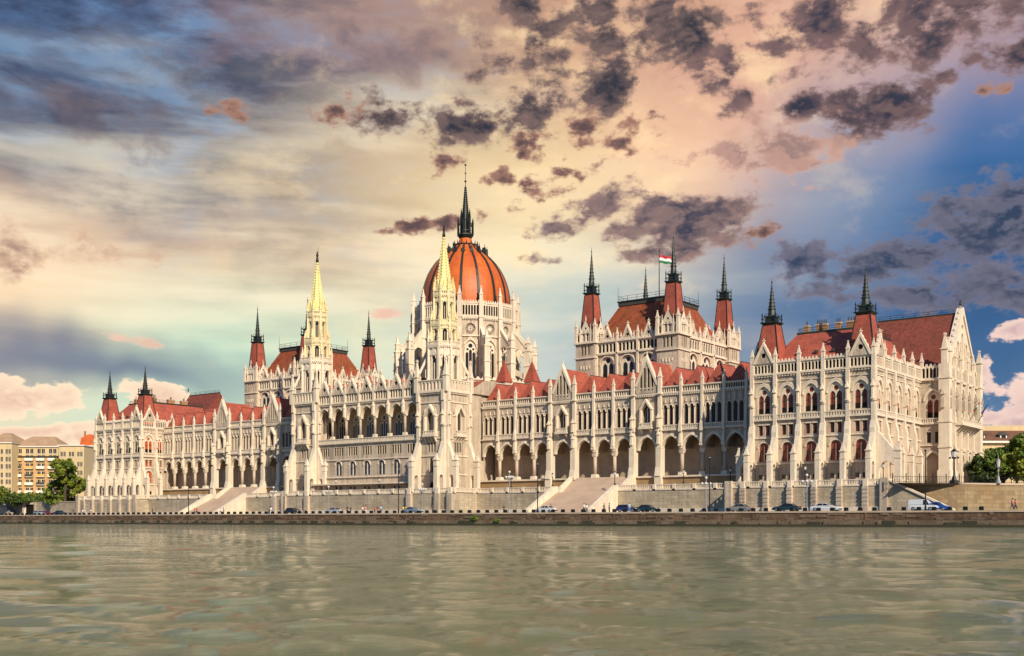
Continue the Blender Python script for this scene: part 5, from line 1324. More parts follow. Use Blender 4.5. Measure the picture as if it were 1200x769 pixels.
def pose(kind):
    if kind in POSE: return POSE[kind]
    if kind == 'stand': hip = .92; legs = [((.10, 0, .5), (.11, .02, .08), (.11, -.13, .03)), ((-.10, 0, .5), (-.12, .03, .08), (-.12, -.12, .03))]; arms = [((.25, .02, 1.14), (.27, -.06, .88)), ((-.25, .02, 1.14), (-.26, -.05, .88))]
    elif kind == 'walk': hip = .90; legs = [((.09, -.18, .50), (.10, -.24, .10), (.10, -.38, .05)), ((-.09, .06, .50), (-.10, .36, .14), (-.10, .26, .04))]; arms = [((.24, .12, 1.14), (.25, .10, .90)), ((-.24, -.10, 1.15), (-.24, -.26, .96))]
    else: hip = .42; legs = [((.12, -.42, .44), (.12, -.46, .08), (.12, -.60, .03)), ((-.12, -.40, .44), (-.14, -.44, .08), (-.14, -.58, .03))]; arms = [((.25, -.10, .68), (.16, -.36, .52)), ((-.25, -.10, .68), (-.16, -.34, .52))]
    dz = hip-.92
    tor = [(0, 0, .92+dz), (0, -.01, 1.10+dz), (0, .0, 1.28+dz), (0, 0, 1.42+dz), (0, -.01, 1.50+dz), (0, -.02, 1.60+dz), (0, -.02, 1.70+dz)]
    tr = [.13, .115, .14, .11, .05, .085, .07]
    v = tor[:]; r = tr[:]; ed = [(i, i+1) for i in range(6)]
    v += [(.17, 0, 1.40+dz), (-.17, 0, 1.40+dz)]; r += [.06, .06]; ed += [(3, 7), (3, 8)]
    for k, (el, ha) in enumerate(arms):
        b = len(v); f = (ha[0], ha[1]-.02, ha[2]-.09); v += [el, ha, f]; r += [.045, .033, .028]; ed += [(7+k, b), (b, b+1), (b+1, b+2)]
    lg = []
    for k, (kn, an, to) in enumerate(legs):
        sg = 1 if k == 0 else -1; b = len(v); v += [(sg*.10, 0, hip-.06), kn, an, to]; r += [.095, .062, .045, .04]; ed += [(0, b), (b, b+1), (b+1, b+2), (b+2, b+3)]
    body = skinmesh(v, ed, r, 'person', 'skin')
    # shirt: torso and sleeves
    v2 = [(0, 0, .90+dz), tor[1], tor[2], tor[3], (0, -.01, 1.46+dz), (.18, 0, 1.40+dz), (-.18, 0, 1.40+dz)]+[arms[0][0], arms[1][0]]
    shirt = skinmesh(v2, [(0, 1), (1, 2), (2, 3), (3, 4), (3, 5), (3, 6), (5, 7), (6, 8)], [.165, .15, .17, .13, .075, .085, .085, .065, .065], 'shirt', 'cloth_white')
    v3 = [(0, 0, hip+.04), (.10, 0, hip-.07), legs[0][0], legs[0][1], (-.10, 0, hip-.07), legs[1][0], legs[1][1]]
    trs = skinmesh(v3, [(0, 1), (1, 2), (2, 3), (0, 4), (4, 5), (5, 6)], [.15, .115, .085, .065, .115, .085, .065], 'trousers', 'cloth_denim')
    hm = MB(); hm.ball((0, .01, 1.68+dz), .115, 'hair', 10, 7, 1.05); hr = hm.mesh('hair')
    POSE[kind] = (body, shirt, trs, hr); return POSE[kind]
PC = 0
def person(px, Y, z, kind, top, bot, label, rz=0, hgt=1.0):
    b, s, t_, h = pose(kind); x = atpx(px, Y)
    o = put('person', b, None, (x, Y, z), rz); o.scale = (hgt,)*3; tag(o, label, 'person', 'people on the quay')
    for nm, me, cn in (('shirt', s, top), ('trousers', t_, bot)):
        c = lobj(nm, me, o)
        c.material_slots[0].link = 'OBJECT'; c.material_slots[0].material = CL[cn]
    lobj('hair', h, o)
PP = [(178.6, -20, 'stand', 'black', 'denim', 'person in black standing on the quay below the left wing'),
 (228, -20, 'stand', 'red', 'denim', 'person in a red top at the foot of the left grand stairs'), (230.5, -19, 'walk', 'red', 'black', 'second person in red at the foot of the left grand stairs, in black trousers'),
 (258.5, -19, 'walk', 'white', 'denim', 'person in white walking in front of the left grand stairs'), (262, -20, 'stand', 'blue', 'denim', 'person in a blue top in front of the left grand stairs'),
 (317.5, -20, 'stand', 'white', 'white', 'person all in white beside the globe lamp right of the left stairs'), (352, -21, 'stand', 'pink', 'denim', 'person in pink just right of the black car'),
 (358, -20, 'walk', 'khaki', 'black', 'person in khaki walking right of the black car'), (407, -20, 'stand', 'black', 'black', 'left person of the pair in black standing right of the silver car'),
 (411, -20, 'stand', 'black', 'grey', 'right person of the pair in black standing right of the silver car'), (425, -20, 'walk', 'white', 'pink', 'person in a white top and pink trousers in front of the loggia block'),
 (428.5, -20, 'stand', 'pink', 'white', 'person in a pink top and white trousers in front of the loggia block'), (439, -20, 'stand', 'red', 'black', 'person in red with black trousers left of the slender pole'),
 (442.5, -19, 'walk', 'black', 'pink', 'person in black top and pink trousers in the group left of the slender pole'), (446.5, -20, 'stand', 'skyblue', 'denim', 'person in light blue left of the slender pole'),
 (472.5, -21, 'stand', 'yellow', 'black', 'person in a yellow jacket left of the blue grey car'), (475.5, -20, 'stand', 'yellow', 'khaki', 'person in yellow top and khaki trousers left of the blue grey car'),
 (507, -20, 'stand', 'black', 'black', 'person in black standing right of the blue grey car'), (590.5, -20, 'stand', 'black', 'denim', 'person in black and denim left of the tallest globe lamp'),
 (645.5, -20, 'stand', 'red', 'denim', 'person in red behind the white car at the right stairs'), (684.5, -20, 'walk', 'white', 'khaki', 'person in white and khaki walking on the quay by the right stairs'),
 (687.5, -20, 'stand', 'white', 'black', 'person in white top and black trousers by the right stairs'), (708, -20, 'stand', 'khaki', 'grey', 'person in khaki left of the navy car'),
 (714, -20, 'stand', 'grey', 'black', 'person in grey left of the navy car'), (737.5, -27.3, 'stand', 'skyblue', 'blue', 'person in light blue in front of the navy car'),
 (1068, -21, 'stand', 'skyblue', 'white', 'person in pale blue left of the white van'), (1186.5, -24, 'walk', 'pink', 'grey', 'left person of the couple walking at the right end, in pink'),
 (1190, -24, 'walk', 'red', 'black', 'right person of the couple walking at the right end, in red'),
 (10.5, -20, 'stand', 'blue', 'black', 'person in blue at the far left of the quay'), (86, -20, 'walk', 'black', 'khaki', 'person in black and khaki at the curved left wall'),
 (97, -20, 'stand', 'white', 'grey', 'person in white and grey below the left pavilion'), (100, -19, 'walk', 'skyblue', 'white', 'person in pale blue below the left pavilion'), (106.5, -20, 'stand', 'white', 'pink', 'person in white with pink trousers below the left pavilion')]
for i, (px, Y, k, a, b, l) in enumerate(PP): person(px, Y, RZ+.02, k, a, b, l, rz=(i*2.1) % 6.2 if k == 'stand' else (PI/2 if i % 2 else -PI/2), hgt=.97+.05*(i % 3))
person(636.5, 7.0, 12.2-.02, 'sit', 'white', 'grey', 'left seated person in white on the plinth edge left of the right grand stairs')
person(640, 7.0, 12.2-.02, 'sit', 'khaki', 'denim', 'right seated person in khaki on the plinth edge left of the right grand stairs')

# ================================================================== TREES
def leafcrown(c, rad, n, mats, rr, size=.5, clumps=42, squash=.95):
    """leaf faces gathered in clumps spread unevenly through the crown"""
    mb = MB(); cl = []
    for i in range(clumps):
        while True:
            p = Vector((rr.uniform(-1, 1), rr.uniform(-1, 1), rr.uniform(-1, 1)))
            if .25 < p.length < 1: break
        cl.append((Vector(c)+Vector((p.x*rad, p.y*rad, p.z*rad*squash)), rad*rr.uniform(.16, .34), rr.choice(mats)))
    for ctr, r, m in cl:
        for j in range(n//clumps):
            d = Vector((rr.gauss(0, 1), rr.gauss(0, 1), rr.gauss(0, 1))).normalized()*r*rr.uniform(.5, 1.08)
            p = ctr+d; a = (d.normalized()+Vector((rr.gauss(0, .6), rr.gauss(0, .6), rr.gauss(0, .6)+.4))).normalized()
            u_ = a.orthogonal().normalized(); v_ = a.cross(u_); ang = rr.uniform(0, 6.28); u2 = u_*math.cos(ang)+v_*math.sin(ang); v2 = a.cross(u2)
            s = size*rr.uniform(.6, 1.2)
            mb.poly([tuple(p-u2*s), tuple(p+v2*s*.55), tuple(p+u2*s), tuple(p-v2*s*.55)], m)
    return mb
def tree(x, y, z, H, rad, label, mats, seed, n=4200, name='broadleaf_tree', size=.5, group=None):
    rr = random.Random(seed); e = empty(name, (x, y, z)); tag(e, label, 'tree', group)
    t_ = MB(); t_.tube((x, y, z-.3), (x+.2, y, z+H*.45), rad*.09, rad*.06, 8, 'bark')
    for k in range(6):
        a = k*1.05+rr.random(); t_.tube((x+.2, y, z+H*(.3+.04*k)), (x+rad*.7*math.cos(a), y+rad*.7*math.sin(a), z+H*(.55+.06*k)), rad*.035, rad*.012, 5, 'bark')
    build('trunk', t_, e)
    c = leafcrown((x, y, z+H-rad*.85), rad, n, mats, rr, size); me = c.mesh_fast('crown'); put('crown', me, e, (0, 0, 0))
def mesh_fast(s, name):
    me = bpy.data.meshes.new(name); me.from_pydata(s.v, [], s.f)
    for n_ in s.mn: me.materials.append(MATS[n_])
    me.polygons.foreach_set('material_index', s.m); me.update(); return me
MB.mesh_fast = mesh_fast
def T(px, d, ztop, rad, *a, **k):
    x, y = atdepth(px, d); H = k.pop('H'); tree(x, y, ztop-H, H, rad, *a, **k)
G = 'trees beyond the plaza at the right'
T(1152, 232, 16.0, 3.0, 'dark tree touching the right edge of the palace', ['leaf_dark', 'leaf_dark', 'leaf_mid'], 1, H=6.8, group=G)
T(1163, 238, 15.2, 2.8, 'second dark tree from the palace edge, behind the grey lantern', ['leaf_dark', 'leaf_dark'], 2, H=6, group=G)
T(1176, 236, 18.0, 3.6, 'taller mid green tree right of the grey lantern', ['leaf_mid', 'leaf_bright', 'leaf_dark'], 3, H=8.6, group=G)
T(1191, 230, 19.6, 4.3, 'bright green tree, largest at the right edge of the photo', ['leaf_mid', 'leaf_bright', 'leaf_mid'], 4, H=12, n=5200, group=G)
T(1209, 236, 19.8, 4.6, 'green tree cut by the right edge of the photo', ['leaf_mid', 'leaf_bright', 'leaf_mid'], 5, H=12, group=G)
T(76, 372, 22.5, 4.6, 'tall bright green tree in front of the left apartment block', ['leaf_bright', 'leaf_mid', 'leaf_bright'], 6, H=14, n=6500, size=.55)
T(66, 376, 15.5, 4.2, 'lower green tree at the left foot of the tall bright tree', ['leaf_mid', 'leaf_bright'], 8, H=8, n=3000)
T(87, 376, 17.5, 3.6, 'green tree between the tall bright tree and the left pavilion', ['leaf_bright', 'leaf_mid'], 9, H=9, n=3000)
hl = [(3, 14.2, 2.3, 'bright'), (10, 12.8, 2.2, 'mid'), (18, 12.2, 2.4, 'dark'), (27, 12.4, 2.4, 'mid'), (36, 12.2, 2.1, 'bright'), (46, 12.0, 2.1, 'mid'), (56, 12.6, 2.2, 'mid'), (-4, 13, 2.5, 'mid')]
names_ = ['first yellow green shrub from the left above the wall', 'second shrub from the left above the wall', 'third shrub from the left, dark green', 'fourth shrub from the left, in front of the apartment balconies', 'fifth shrub from the left, above the dark underpass', 'sixth shrub from the left', 'seventh shrub from the left, beside the tall bright tree', 'shrub cut by the left edge of the photo']
for i, ((px, zt, r_, c_), l) in enumerate(zip(hl, names_)):
    x, y = atdepth(px, 384+i % 2*4); tree(x, y, 8.9, zt-8.9, r_, l, ['leaf_'+c_, 'leaf_mid'], 20+i, n=900, name='garden_shrub', size=.45, group='shrubs above the left retaining wall')
hd = MB(); rr = random.Random(5)
for k in range(3600):
    t_ = rr.random(); x, y = atdepth(-8+t_*100, 383+rr.gauss(0, .6)); p = Vector((x, y, 9.0+abs(rr.gauss(0, .9)))); a = Vector((rr.gauss(0, 1), rr.gauss(0, 1), rr.gauss(0, 1))).normalized()*.35; b = a.orthogonal().normalized()*.25
    hd.poly([tuple(p-a), tuple(p+b), tuple(p+a), tuple(p-b)], rr.choice(['leaf_dark', 'leaf_mid']))
o = put('hedge', hd.mesh_fast('hedge')); tag(o, 'low dark hedge along the top of the left retaining wall', 'hedge')

# ================================================================== FAR BUILDINGS
mat('render_cream', (.64, .48, .26), .85, var=.15, vscale=.15, streak=.2); mat('render_yellow', (.66, .42, .10), .85, var=.15, vscale=.2); mat('render_tan', (.58, .34, .15), .85, var=.2, vscale=.2)
mat('roof_tile_pale', (.48, .30, .17), .85, var=.25, vscale=.3, brick=(.7, .5, .2)); mat('roof_brown', (.20, .085, .045), .85, var=.35, vscale=.3, brick=(.7, .5, .25)); mat('roof_orange', (.60, .12, .02), .8, var=.35, vscale=.5); mat('white_paint', (.75, .70, .60), .7)
def block(name, pxa, pxb, d, ztop, label, wall, nwin, zs, roof=None, depth=14, balc=False, white_top=0, wide=1.3, zbase=PZ-1, rh=3.0, band=None):
    xa, ya = atdepth(pxa, d); xb, yb = atdepth(pxb, d); L_ = math.hypot(xb-xa, yb-ya)
    F = Fr(xa, ya, THETA); e = empty(name, ((xa+xb)/2, (ya+yb)/2, zbase)); tag(e, label, 'building')
    w = MB(F); holes = []; p = L_/nwin; spots = []
    for z in zs:
        for i in range(nwin): spots.append((p*(i+.5), z))
    for s, z in spots:
        for q in (-1, 1): holes.append(arch(s+q*wide*.32, z, wide*.46, 1.75, 'rect'))
    w.panel([(0, zbase), (L_, zbase), (L_, ztop), (0, ztop)], holes, 0, .25, wall)
    w.box(0, L_, -depth, -.3, zbase, ztop, wall); w.box(0, .25, -.4, -.001, zbase, ztop, wall); w.box(L_-.25, L_, -.4, -.001, zbase, ztop, wall)
    w.box(-.3, L_+.3, -depth, .5, ztop, ztop+.35, 'white_paint')
    if white_top: w.box(0, L_, 0, .9, ztop-white_top-.3, ztop-white_top, 'roof_dark')
    build('wall', w, e)
    k = ('far', round(wide, 2))
    if k not in WM:
        m = MB(Fr());
        for q in (-1, 1): 
            m.box(q*wide*.32-wide*.23, q*wide*.32+wide*.23, -.2, -.16, 0, 1.75, 'glass'); m.box(q*wide*.32-.03, q*wide*.32+.03, -.16, -.1, 0, 1.75, 'white_paint')
        m.box(-wide*.62, wide*.62, .0, .12, -.12, 0, 'white_paint'); WM[k] = m.mesh('window')
    for s, z in spots: put('window', WM[k], e, F((s, 0, z)), THETA)
    if balc:
        for s, z in spots:
            if z > ztop-white_top-.5: continue
            b = MB(F); b.box(s-p*.36, s+p*.36, 0, 1.0, z-.35, z-.2, 'white_paint'); b.box(s-p*.36, s+p*.36, .92, 1.0, z-.2, z+.7, band[int(s*3+z) % len(band)] if band else 'white_paint'); b.box(s-p*.36-.1, s-p*.36, 0, 1.0, z-.2, z+.7, wall); b.box(s+p*.36, s+p*.36+.1, 0, 1.0, z-.2, z+.7, wall)
            build('balcony', b, e)
        w2 = MB(F)
        for i in range(nwin+1): w2.box(max(0, p*i-p*.16), min(L_, p*i+p*.16), 0, .35, zbase, ztop-white_top-.3 if white_top else ztop, 'render_tan')
        build('pilasters', w2, e)
    if roof:
        r_ = MB(F); A = [(-.4, .5, ztop+.3), (L_+.4, .5, ztop+.3), (L_+.4, -depth, ztop+.3), (-.4, -depth, ztop+.3)]; B = [(rh, -depth*.45, ztop+rh), (L_-rh, -depth*.45, ztop+rh), (L_-rh, -depth*.55, ztop+rh), (rh, -depth*.55, ztop+rh)]
        r_.add(A+B, [(0, 1, 5, 4), (1, 2, 6, 5), (2, 3, 7, 6), (3, 0, 4, 7), (4, 5, 6, 7)], roof); build('roof', r_, e)
    return e, F, L_
SC = 425/F_PX
zf = lambda y, d: 3.01+(609.4-y)*d/F_PX
block('apartment_building', 14.5, 68.5, 425, zf(524, 425), 'long cream apartment block with tan pilasters, balconies and a white top storey at the left', 'render_cream', 4, [zf(y, 425) for y in (577, 567.5, 558, 548.5, 539, 531.5)], 'roof_tile_pale', 16, True, zf(524, 425)-zf(534.5, 425), 2.5, band=['white_paint', 'white_paint', 'render_yellow', 'white_paint', 'roof_dark'], rh=4.5)
block('apartment_building', -22, 14, 419, zf(519.5, 419), 'projecting cream apartment block cut by the left edge of the photo', 'render_cream', 4, [zf(y, 419) for y in (577, 567.5, 559.5, 549.5, 541, 532)], 'roof_tile_pale', 20, False, 0, 1.7, rh=4.5)
block('apartment_building', 69, 98.5, 419, zf(522.5, 419), 'cream apartment block with yellow panels behind the tall green tree', 'render_cream', 3, [zf(y, 419) for y in (577, 567, 557, 547, 535)], None, 16, False, 0, 1.7)
for px, zz in ((5, 545), (5, 570), (77, 543), (77, 570)):
    pass
# small house with an orange roof behind the left pavilion's corner
e, F, L_ = block('town_house', 92, 112, 470, zf(523, 470), 'dark windowed house with a bright orange roof peeping out left of the palace', 'render_tan', 3, [zf(530, 470), zf(541, 470)], None, 10, False, 0, 1.5)
r_ = MB(F); zt = zf(523, 470); r_.frus(L_*.5, -3.4, zt, zt+3.6, 3.3, 2.7, m='roof_orange'); r_.frus(L_*.5, -3.4, zt+3.6, zt+5.2, 2.7, .6, m='roof_orange'); r_.box(L_*.5-2.4, L_*.5-1.8, -3.5, -2.8, zt+4, zt+6.6, 'brickwork'); r_.box(L_*.5+1.8, L_*.5+2.4, -3.5, -2.8, zt+4, zt+6.6, 'brickwork'); build('roof', r_, e)
# classical building at the right
d = 300
e, F, L_ = block('government_building', 1135, 1330, d, zf(519, d), 'cream classical building with a brown dormered roof behind the trees at the right', 'render_cream', 16, [zf(533.5, d), zf(546, d), zf(560, d)], None, 22, False, 0, 1.9, band=None)
r_ = MB(F); z0, z1 = zf(517, d), zf(503, d)
r_.add([(-.5, .6, z0), (L_+.5, .6, z0), (L_+.5, -5, z1), (-.5, -5, z1), (L_+.5, -22, z1), (-.5, -22, z1)], [(0, 1, 2, 3), (3, 2, 4, 5)], 'roof_brown'); r_.box(-.5, L_+.5, -7, -5, z1-.1, z1+1.4, 'render_cream'); r_.box(-.6, L_+.6, .0, 1.0, z0-.5, z0, 'white_paint')
build('roof', r_, e)
for px in (1152, 1178, 1206, 1236):
    s = (px-1135)/(1330-1135)*L_; m = MB(F); zc = (z0+z1)/2-.3
    m.box(s-.9, s+.9, -4, -1.0, zc-.8, zc+.5, 'white_paint'); m.box(s-.6, s+.6, -1.05, -.96, zc-.5, zc+.4, 'glass'); m.prism([(s-1.6, zc+.45), (s+1.6, zc+.45), (s, zc+1.3)], -4, -.7, 'roof_dark'); build('dormer', m, e)
chm = MB(F); s = (1161-1135)/195*L_; chm.box(s-.3, s+.3, -7, -6.2, z1, z1+2.6, 'brickwork'); build('chimney', chm, e)

# ================================================================== LIGHT AND SKY
SUN_EL = R(33); SUN_AZ = R(-28)       # azimuth of the direction towards the sun, measured from +X (south) to -Y (river)
sd = bpy.data.lights.new('sun', 'SUN'); sd.energy = 5.0; sd.angle = R(.53); sd.color = (1.0, .88, .70)
so = bpy.data.objects.new('sun', sd); COL.objects.link(so)
dirv = Vector((math.cos(SUN_EL)*math.cos(SUN_AZ), math.cos(SUN_EL)*math.sin(SUN_AZ), math.sin(SUN_EL)))
so.rotation_euler = dirv.to_track_quat('Z', 'Y').to_euler(); so.location = (150, -150, 150)
W = bpy.data.worlds.new('World'); scene.world = W; W.use_nodes = True; nt = W.node_tree; N = nt.nodes; L = nt.links
bg = N['Background']; bg.inputs['Strength'].default_value = .1
W.cycles.sampling_method = 'MANUAL'; W.cycles.sample_map_resolution = 512
sky = N.new('ShaderNodeTexSky'); sky.sky_type = 'NISHITA'; sky.sun_disc = False; sky.sun_elevation = SUN_EL; sky.sun_rotation = PI/2-SUN_AZ
tc = N.new('ShaderNodeTexCoord'); D = tc.outputs['Generated']
def M_(op, a, b=None, c=None, clamp=False):
    n_ = N.new('ShaderNodeMath'); n_.operation = op; n_.use_clamp = clamp
    for i, v in enumerate((a, b, c)):
        if v is None: continue
        if isinstance(v, (int, float)): n_.inputs[i].default_value = v
        else: L.new(v, n_.inputs[i])
    return n_.outputs[0]
rot = N.new('ShaderNodeVectorRotate'); rot.rotation_type = 'Z_AXIS'; L.new(D, rot.inputs['Vector']); rot.inputs['Angle'].default_value = -R(37.2)   # bearing of the town from the river
sx = N.new('ShaderNodeSeparateXYZ'); L.new(rot.outputs[0], sx.inputs[0])
AZ = M_('ARCTAN2', sx.outputs[0], sx.outputs[1]); EL = M_('ARCSINE', sx.outputs[2])
def cmb(x, y, z=0.0):
    n_ = N.new('ShaderNodeCombineXYZ')
    for i, v in enumerate((x, y, z)):
        if isinstance(v, (int, float)): n_.inputs[i].default_value = v
        else: L.new(v, n_.inputs[i])
    return n_.outputs[0]
def pol(px, y):
    """bearing and elevation of a spot of the sky as seen from the river"""
    a = math.atan((px-600)/F_PX); r_ = math.hypot(px-600, F_PX); return a, math.atan((609.4-y)/r_)
def MX(a, b, f, mode='MIX'):
    x = N.new('ShaderNodeMix'); x.data_type = 'RGBA'; x.blend_type = mode
    if isinstance(f, (int, float)): x.inputs[0].default_value = f
    else: L.new(f, x.inputs[0])
    for s, v in ((6, a), (7, b)):
        if isinstance(v, tuple): x.inputs[s].default_value = (*v, 1)
        else: L.new(v, x.inputs[s])
    return x.outputs[2]
def noise(vec, scale, detail=6, rough=.6, dist=0.0, lac=2.0):
    n_ = N.new('ShaderNodeTexNoise'); n_.inputs['Scale'].default_value = scale; n_.inputs['Detail'].default_value = detail; n_.inputs['Roughness'].default_value = rough; n_.inputs['Distortion'].default_value = dist
    L.new(vec, n_.inputs['Vector']); return n_.outputs['Fac']
def MR(v, a, b, c=0.0, d_=1.0, smooth=True):
    n_ = N.new('ShaderNodeMapRange'); n_.interpolation_type = 'SMOOTHSTEP' if smooth else 'LINEAR'
    for i, q in enumerate((a, b, c, d_)): n_.inputs[i+1].default_value = q
    L.new(v, n_.inputs[0]); return n_.outputs[0]
def VM(op, a, b=None):
    n_ = N.new('ShaderNodeVectorMath'); n_.operation = op; L.new(a, n_.inputs[0])
    if b is not None:
        if isinstance(b, tuple): n_.inputs[1].default_value = b
        else: L.new(b, n_.inputs[1])
    return n_
P2 = cmb(AZ, EL, 0.0)
def blob(px, y, rx, ry, ang=0, vec=None):
    """soft elliptical patch on the sky; radii in degrees"""
    a0, e0 = pol(px, y); g_ = N.new('ShaderNodeTexGradient'); g_.gradient_type = 'SPHERICAL'; tm_ = g_.texture_mapping; tm_.vector_type = 'TEXTURE'
    tm_.translation = (a0, e0, 0); tm_.rotation = (0, 0, R(ang)); tm_.scale = (R(rx)*1.8, R(ry)*1.8, 1)
    L.new(vec if vec is not None else PW, g_.inputs[0])
    return MR(g_.outputs['Fac'], 0, 1)
S10 = 10.0
def srgb(r, g, b):
    f = lambda c: (c/255/12.92 if c/255 <= .04045 else ((c/255+.055)/1.055)**2.4)*S10*SKYGAIN
    return (f(r), f(g), f(b))
SKYGAIN = 1.02
wn_ = N.new('ShaderNodeTexNoise'); wn_.inputs['Scale'].default_value = 6; wn_.inputs['Detail'].default_value = 3; L.new(P2, wn_.inputs['Vector'])
off = VM('SUBTRACT', wn_.outputs['Color'], (.5, .5, .5)).outputs[0]
o1 = VM('MULTIPLY', off, (.14, .12, 0)).outputs[0]; o2 = VM('MULTIPLY', off, (.04, .035, 0)).outputs[0]
PW = VM('ADD', P2, o1).outputs[0]; PW2 = VM('ADD', P2, o2).outputs[0]
base = MX(sky.outputs[0], srgb(52, 112, 172), .75)
for (px, y, rx, ry, ang, col, k) in [
    (330, 480, 34, 6, 0, (186, 210, 200), 1.0), (230, 420, 16, 6.5, 0, (200, 224, 200), .95), (620, 400, 13, 8, 0, (178, 198, 200), .95),
    (540, 330, 17, 7.5, 0, (222, 234, 208), .95), (240, 300, 19, 6, -4, (252, 230, 196), 1.0), (30, 330, 10, 7, 0, (236, 198, 160), .9),
    (430, 240, 15, 6, 10, (255, 222, 176), .95), (700, 110, 16, 9, 8, (255, 204, 152), 1.0), (570, 190, 13, 6, 0, (255, 220, 158), 1.0), (850, 190, 8, 8, 38, (236, 192, 164), 1.0), (900, 60, 13, 4.5, 0, (214, 166, 142), .95),
    (480, 30, 12, 4, 0, (172, 132, 112), .9), (400, 110, 8, 6, 30, (168, 136, 122), .85), (720, 390, 8, 4, 0, (140, 162, 182), .7),
    (120, 70, 17, 7, -18, (74, 96, 130), 1.0), (150, 155, 17, 3.0, -4, (80, 98, 124), .9), (330, 160, 8, 2.3, 0, (116, 114, 124), .6),
    (1130, 250, 8, 7, 0, (34, 104, 164), .9), (960, 370, 10, 5, 0, (48, 92, 138), .9), (1190, 330, 5, 6, 0, (42, 76, 120), .7)]:
    m_ = blob(px, y, rx, ry, ang)
    base = MX(base, srgb(*col), m_ if k == 1.0 else M_('MULTIPLY', m_, k))
def mpn(sc, rot):
    m_ = N.new('ShaderNodeMapping'); m_.inputs['Scale'].default_value = sc; m_.inputs['Rotation'].default_value = (0, 0, R(rot)); L.new(P2, m_.inputs[0]); return m_.outputs[0]
base = MX(base, srgb(176, 214, 192), M_('MULTIPLY', blob(270, 430, 9, 3.6, 4, P2), .9)); base = MX(base, srgb(196, 220, 206), M_('MULTIPLY', blob(640, 330, 7, 3.5, 0, P2), .5))
st = noise(mpn((9, 30, 1), 62), 1.0, 6, .6, .25)
m1 = blob(150, 60, 18, 7, -15)
base = MX(base, srgb(50, 60, 84), M_('MULTIPLY', MR(st, .46, .64), M_('MULTIPLY', m1, .9)))
base = MX(base, srgb(118, 160, 200), M_('MULTIPLY', MR(st, .50, .36), M_('MULTIPLY', m1, .45)))
s2 = noise(mpn((4, 24, 1), 0), 1.0, 5, .52, .2)
base = MX(base, srgb(170, 146, 134), M_('MULTIPLY', MR(s2, .50, .74), M_('MULTIPLY', blob(90, 290, 13, 6), .8)))
base = MX(base, srgb(255, 240, 208), M_('MULTIPLY', MR(s2, .60, .30), M_('MULTIPLY', blob(330, 290, 22, 7), .6)))
s3 = noise(mpn((11, 17, 1), 25), 1.0, 7, .6, .2)
base = MX(base, srgb(255, 222, 172), M_('MULTIPLY', MR(s3, .50, .70), M_('MULTIPLY', blob(670, 170, 17, 9, 10), .8)))
base = MX(base, srgb(182, 134, 112), M_('MULTIPLY', MR(s3, .50, .32), M_('MULTIPLY', blob(720, 50, 24, 5, 5), .6)))
base = MX(base, srgb(98, 96, 112), M_('MULTIPLY', MR(s3, .47, .33), M_('MULTIPLY', blob(330, 90, 11, 6, 20), .8)))
nv = VM('MULTIPLY', P2, (1, 1.5, 1)).outputs[0]
nA = noise(nv, 27, 7, .62, .1)
nB = noise(VM('ADD', nv, (-.005, -.016, 0)).outputs[0], 27, 3, .6, .25)
nC = noise(nv, 46, 5, .55, .1)
shA = MR(M_('SUBTRACT', nA, nB), -.02, .12)
def mask(patches, vec):
    m = None
    for p in patches:
        b_ = blob(*p[:5], vec=vec)
        if len(p) > 5: b_ = M_('MULTIPLY', b_, p[5])
        m = b_ if m is None else M_('MAXIMUM', m, b_)
    return m
def cumulus(col, patches, dark, lit, nz=None, amp=2.9, thr=.50, gain=.95, soft=.50, cw=.85, shade=None):
    m = mask(patches, PW2); nz = nz or nA
    dens = M_('ADD', M_('MULTIPLY', M_('SUBTRACT', nz, .5), amp), M_('MULTIPLY', M_('SUBTRACT', m, thr), gain))
    al = M_('MULTIPLY', MR(dens, 0, soft), MR(m, .12, .38))
    c = MX(srgb(*lit), srgb(*dark), MR(dens, .0, cw))
    c = MX(c, srgb(*lit), M_('MULTIPLY', shA if shade is None else shade, .5))
    return MX(col, c, al)
base = MX(base, srgb(255, 224, 168), M_('MULTIPLY', blob(560, 215, 9, 3.6, 0, P2), .6)); base = MX(base, srgb(120, 144, 170), M_('MULTIPLY', blob(960, 235, 3.5, 6, -35, P2), .5))
sk = base
sk = cumulus(sk, [(20, 300, 4, 1.6, 0), (120, 298, 4, 1.1, 0, .9), (25, 316, 3, 1.0, 0)], (140, 116, 108), (218, 180, 150), soft=.8, cw=1.2)
sk = cumulus(sk, [(680, 25, 6, 3.2, 0), (620, 8, 3, 1.3, 0), (800, 38, 4, 2.2, 0, 1.15), (690, 98, 4.0, 2.0, 20, 1.1), (560, 145, 5, 1.3, 5, 1.0), (455, 133, 2.4, 1.1, -8, 1.05), 
                 (500, 262, 2.0, .5, 10, .95), (560, 95, .9, .6, 30, 1.1), (608, 123, 1.4, .9, 0, 1.1)],
             (46, 50, 62), (140, 114, 106))
sk = cumulus(sk, [(1060, 28, 8, 2.6, 0), (960, 20, 4.6, 2.2, 0), (1030, 118, 3.4, 1.5, 0, 1.3), (943, 120, 1.3, .8, 0, 1.4), (1130, 75, 2.0, .8, 20, 1.0), (1190, 66, 2.0, .8, 0, 1.2), (850, 70, 2.2, 1.2, 20, .9),
                 (860, 120, 2, .8, 40, .85)], (54, 56, 70), (140, 110, 106))
sk = cumulus(sk, [(900, 175, 4.8, 2.0, 0, .85), (955, 190, 1.2, .5, 0, 1.1)], (150, 122, 118), (206, 162, 144), soft=.4, cw=.6)
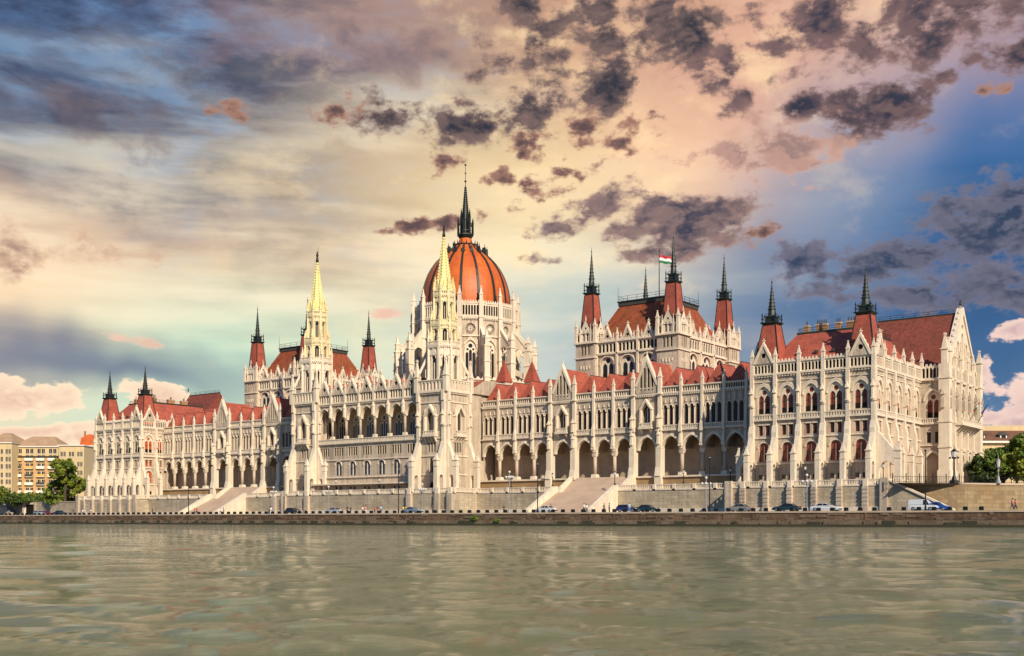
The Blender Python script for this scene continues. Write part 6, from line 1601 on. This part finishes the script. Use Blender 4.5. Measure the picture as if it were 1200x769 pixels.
sk = cumulus(sk, [(795, 262, 4.4, 2.0, 0, 1.25), (700, 242, 3.2, .9, 25, 1.15), (655, 265, 2.0, .8, 0, 1.0), (833, 240, 2.0, 1.0, 0, 1.1), (640, 300, 1.2, .4, 0, 1.0), (780, 292, 3.4, .8, 0, 1.05)],
             (62, 64, 80), (168, 136, 126))
sk = cumulus(sk, [(400, 127, 1.3, .8, 0), (272, 126, 1.2, .7, 0), (520, 187, 1.2, .6, 20), (680, 150, 1.1, .9, 40, 1.1), (620, 170, 1.1, .8, 0), (590, 210, .9, .5, 0), (505, 262, 2.6, .6, 10), (1165, 104, .9, .5, 0), (887, 272, .9, .45, 0), (640, 215, 2.5, .9, 30, .8), (740, 160, 2.5, 1.0, 30, .75)],
             (92, 74, 76), (176, 132, 112), nz=nC, amp=3.2, thr=.45, gain=1.0, soft=.5)
sk = cumulus(sk, [(1175, 262, 4.0, 2.0, 0, 1.3), (1040, 303, 4.6, 1.1, 6, 1.2), (950, 310, 2.4, 1.0, 0, 1.25), (1185, 338, 6, 1.4, 0, 1.1), (1060, 345, 5.0, .8, 0, 1.0), (960, 340, 2.3, .7, 0, .85)],
             (52, 66, 90), (122, 118, 134), soft=.42, cw=.8)
sk = MX(sk, srgb(96, 108, 136), M_('MULTIPLY', M_('MAXIMUM', blob(60, 415, 11, 1.1, -3), blob(140, 425, 7, 1.0, -4)), .85))
sC = MR(nC, .45, .57)
sk = cumulus(sk, [(20, 462, 3.2, .8, 0, 1.15), (75, 470, 1.6, .45, 0, 1.0), (40, 500, 4.4, .4, 0, 1.1), (190, 464, 2.2, .8, -5, 1.1), (230, 473, 1.1, .4, 0, 1.0), (-40, 455, 3, 1.2, 0, 1.2), (100, 514, 1.6, .6, 0, 1.1)],
             (214, 172, 154), (246, 222, 190), nz=nC, amp=1.9, thr=.45, gain=1.0, soft=.22, cw=.9, shade=sC)
sk = cumulus(sk, [(1194, 388, 1.3, .42, 8, 1.2), (1148, 436, .6, .9, 0, 1.0), (1195, 488, 1.8, .5, 0, 1.2), (1155, 482, 1.2, .5, 0, 1.0), (1260, 470, 4, 1.5, 0, 1.2)],
             (186, 156, 160), (234, 204, 190), nz=nC, amp=1.9, thr=.45, gain=1.0, soft=.22, cw=.9, shade=sC)
sk = cumulus(sk, [(455, 371, .95, .40, 0), (420, 292, 1.4, .22, 0, .8), (150, 397, 2.4, .22, -8, .8)], (214, 176, 158), (236, 196, 172), amp=3.2, thr=.45, gain=1.0, soft=.7)
L.new(sk, bg.inputs['Color'])

# ================================================================== RENDER SETTINGS
scene.render.engine = 'CYCLES'
scene.view_settings.view_transform = 'Standard'; scene.view_settings.look = 'None'; scene.view_settings.gamma = 1; scene.view_settings.exposure = 0.2
scene.cycles.max_bounces = 6
for o in list(bpy.data.objects):
    if o.type == 'MESH' and o.data.users and 'materials' and False: pass
